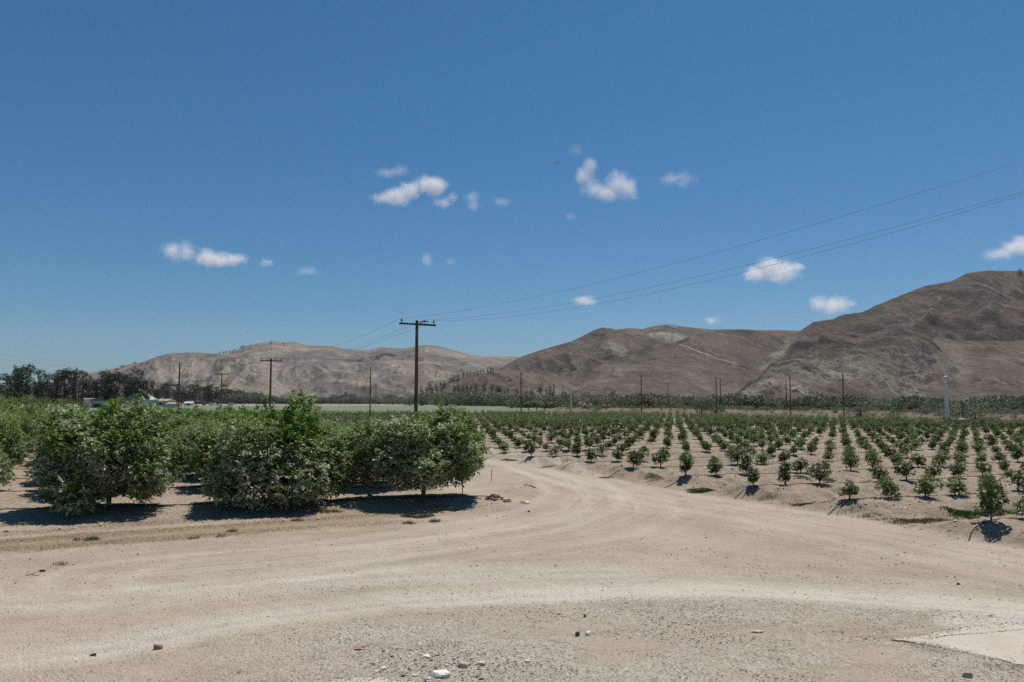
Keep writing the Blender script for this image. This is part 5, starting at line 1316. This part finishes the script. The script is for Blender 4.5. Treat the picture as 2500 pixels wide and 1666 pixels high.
# ------------------------------------------------------------------ clouds (base near 950 m)
def cloud(k, lobes, dens, label, alt=980.0):
    """lobes: px, py, half width px, half height px"""
    cy = sum(l[1] for l in lobes) / len(lobes); cx = sum(l[0] for l in lobes) / len(lobes)
    D = (alt - CAMH) / ((HORIZ - cy) / FPX); m = mpp(D)
    cen = np.array(P(cx, cy, D)); LL = []
    g = np.random.default_rng(900 + k); pts = []
    for (px, py, hw, hh) in lobes:
        p = np.array(P(px, py, D)) - cen; p[1] += g.normal() * hw * m * .2
        rr = np.array([hw * m, hw * m * .8, hh * m]) * 1.42; LL.append((p, rr))
        d = unit(g.normal(size=(90, 3))); pts.append(p + d * rr * 1.75)
    import bmesh
    bm = bmesh.new()
    for p in np.concatenate(pts): bm.verts.new(p)
    bmesh.ops.convex_hull(bm, input=bm.verts)
    for v in [v for v in bm.verts if not v.link_faces]: bm.verts.remove(v)
    me = bpy.data.meshes.new('cloud'); bm.to_mesh(me); bm.free()
    mat = bpy.data.materials.new('cloud_vapour'); mat.use_nodes = True; nt = mat.node_tree; nt.nodes.clear()
    out = nd(nt, 'ShaderNodeOutputMaterial'); vol = nd(nt, 'ShaderNodeVolumePrincipled')
    tc = nd(nt, 'ShaderNodeTexCoord').outputs['Object']
    dist = None
    S = np.mean([r[2] for _, r in LL])
    # warp the coordinates
    nz = nd(nt, 'ShaderNodeTexNoise'); nz.inputs['Scale'].default_value = .62 / S; nz.inputs['Detail'].default_value = 7; nz.inputs['Roughness'].default_value = .68; nz.inputs['Distortion'].default_value = .5
    mp = nd(nt, 'ShaderNodeMapping'); mp.inputs['Location'].default_value = (k * 731.7, k * 213.3, 0); nt.links.new(tc, mp.inputs['Vector']); nt.links.new(mp.outputs[0], nz.inputs['Vector'])
    for p, rr in LL:
        q = nd(nt, 'ShaderNodeMapping', vector_type='POINT'); q.inputs['Scale'].default_value = tuple(1 / rr); q.inputs['Location'].default_value = tuple(-p / rr)
        nt.links.new(tc, q.inputs['Vector']); le = nd(nt, 'ShaderNodeVectorMath', operation='LENGTH'); nt.links.new(q.outputs[0], le.inputs[0])
        dist = le.outputs['Value'] if dist is None else math_(nt, 'SMOOTH_MIN', dist, le.outputs['Value'], .25)
    f = math_(nt, 'SUBTRACT', 1.0, dist)                       # 1 in the core, 0 at the rim
    f = math_(nt, 'ADD', f, math_(nt, 'MULTIPLY', math_(nt, 'SUBTRACT', nz.outputs['Fac'], .50), 2.3))
    f = math_(nt, 'MULTIPLY', ramp(nt, f, 0.0, 1.5), 0.85 * dens / S)
    nt.links.new(f, vol.inputs['Density'])
    vol.inputs['Color'].default_value = (.97, .97, .98, 1); vol.inputs['Anisotropy'].default_value = .15
    nt.links.new(vol.outputs[0], out.inputs['Volume'])
    me.materials.append(mat)
    o = bpy.data.objects.new('cloud', me); COL.objects.link(o); o.location = cen
    o['label'] = label; o['category'] = 'cloud'; o['group'] = 'small fair-weather clouds'
CL = [
 ([(935, 486, 26, 14), (965, 476, 30, 18), (1000, 466, 30, 20), (1045, 452, 34, 20), (1065, 456, 22, 20)], 2.3, 'long white cloud rising to the right, above the nearest pole'),
 ([(945, 424, 32, 10), (980, 416, 20, 14)], .7, 'faint wisp above the long white cloud'),
 ([(1082, 493, 22, 14), (1102, 484, 14, 14)], 1.2, 'small white puff just right of the long cloud'),
 ([(1150, 482, 18, 18), (1155, 500, 14, 16)], 1.4, 'small upright puff second right of the long cloud'),
 ([(1225, 494, 26, 10)], .5, 'very faint wisp right of the upright puff'),
 ([(1440, 408, 16, 22), (1425, 432, 24, 18), (1438, 455, 22, 22)], 1.6, 'left wing of the V-shaped cloud below the airplane'),
 ([(1480, 467, 30, 18), (1510, 450, 30, 26), (1535, 458, 22, 28), (1500, 430, 14, 16)], 1.8, 'right wing of the V-shaped cloud'),
 ([(1410, 370, 20, 14)], .5, 'faint high wisp just right of the airplane'),
 ([(1640, 436, 30, 14), (1675, 432, 28, 14), (1665, 448, 14, 12)], .8, 'thin spread wisp right of the V-shaped cloud'),
 ([(425, 612, 24, 18), (448, 618, 26, 24)], 2.2, 'bright left head of the cloud at far left'),
 ([(505, 628, 28, 20), (540, 636, 34, 14), (575, 634, 24, 14)], 2.0, 'long right tail of the cloud at far left'),
 ([(648, 641, 14, 10)], 1.4, 'tiny white puff right of the far left cloud'),
 ([(750, 662, 22, 10)], .9, 'tiny faint puff second right of the far left cloud'),
 ([(1043, 634, 14, 14)], 1.4, 'tiny white puff above the nearest pole'),
 ([(1098, 639, 14, 8)], .7, 'tiny faint wisp right of the puff above the nearest pole'),
 ([(1845, 668, 32, 18), (1880, 656, 38, 24), (1915, 664, 34, 22), (1950, 652, 18, 10)], 2.3, 'bright cloud cut by two power lines at right'),
 ([(2005, 742, 26, 20), (2035, 746, 32, 20), (2078, 742, 12, 8)], 1.8, 'white cloud sitting just above the right mountain slope'),
 ([(1427, 735, 24, 12)], 1.9, 'small white cloud low under the power lines in the middle'),
 ([(1740, 783, 16, 9)], 1.4, 'tiny cloud nearest the middle ridge'),
 ([(2440, 618, 32, 16), (2480, 604, 40, 20), (2530, 600, 40, 22)], 1.7, 'cloud cut by the right edge of the frame'),
 ([(1394, 528, 14, 9)], .5, 'faintest tiny wisp below the V-shaped cloud'),
]
for k, (lb, dn, lab) in enumerate(CL): cloud(k, lb, dn * (.45 if dn < 1 else (.75 if dn < 1.5 else 1.05)), lab, 850.0 if k == 0 else 980.0)

# ------------------------------------------------------------------ haze
def haze():
    mb = MB().box((0, 1900, 212), (9000, 5000, 430))
    m = bpy.data.materials.new('haze_air'); m.use_nodes = True; nt = m.node_tree; nt.nodes.clear()
    out = nd(nt, 'ShaderNodeOutputMaterial'); v = nd(nt, 'ShaderNodeVolumePrincipled')
    v.inputs['Color'].default_value = (.96, .92, 1.0, 1); v.inputs['Density'].default_value = 0.00003; v.inputs['Anisotropy'].default_value = .2
    nt.links.new(v.outputs[0], out.inputs['Volume'])
    mb.build('haze', m, kind='stuff', label='thin pale blue summer haze over the valley')
haze()
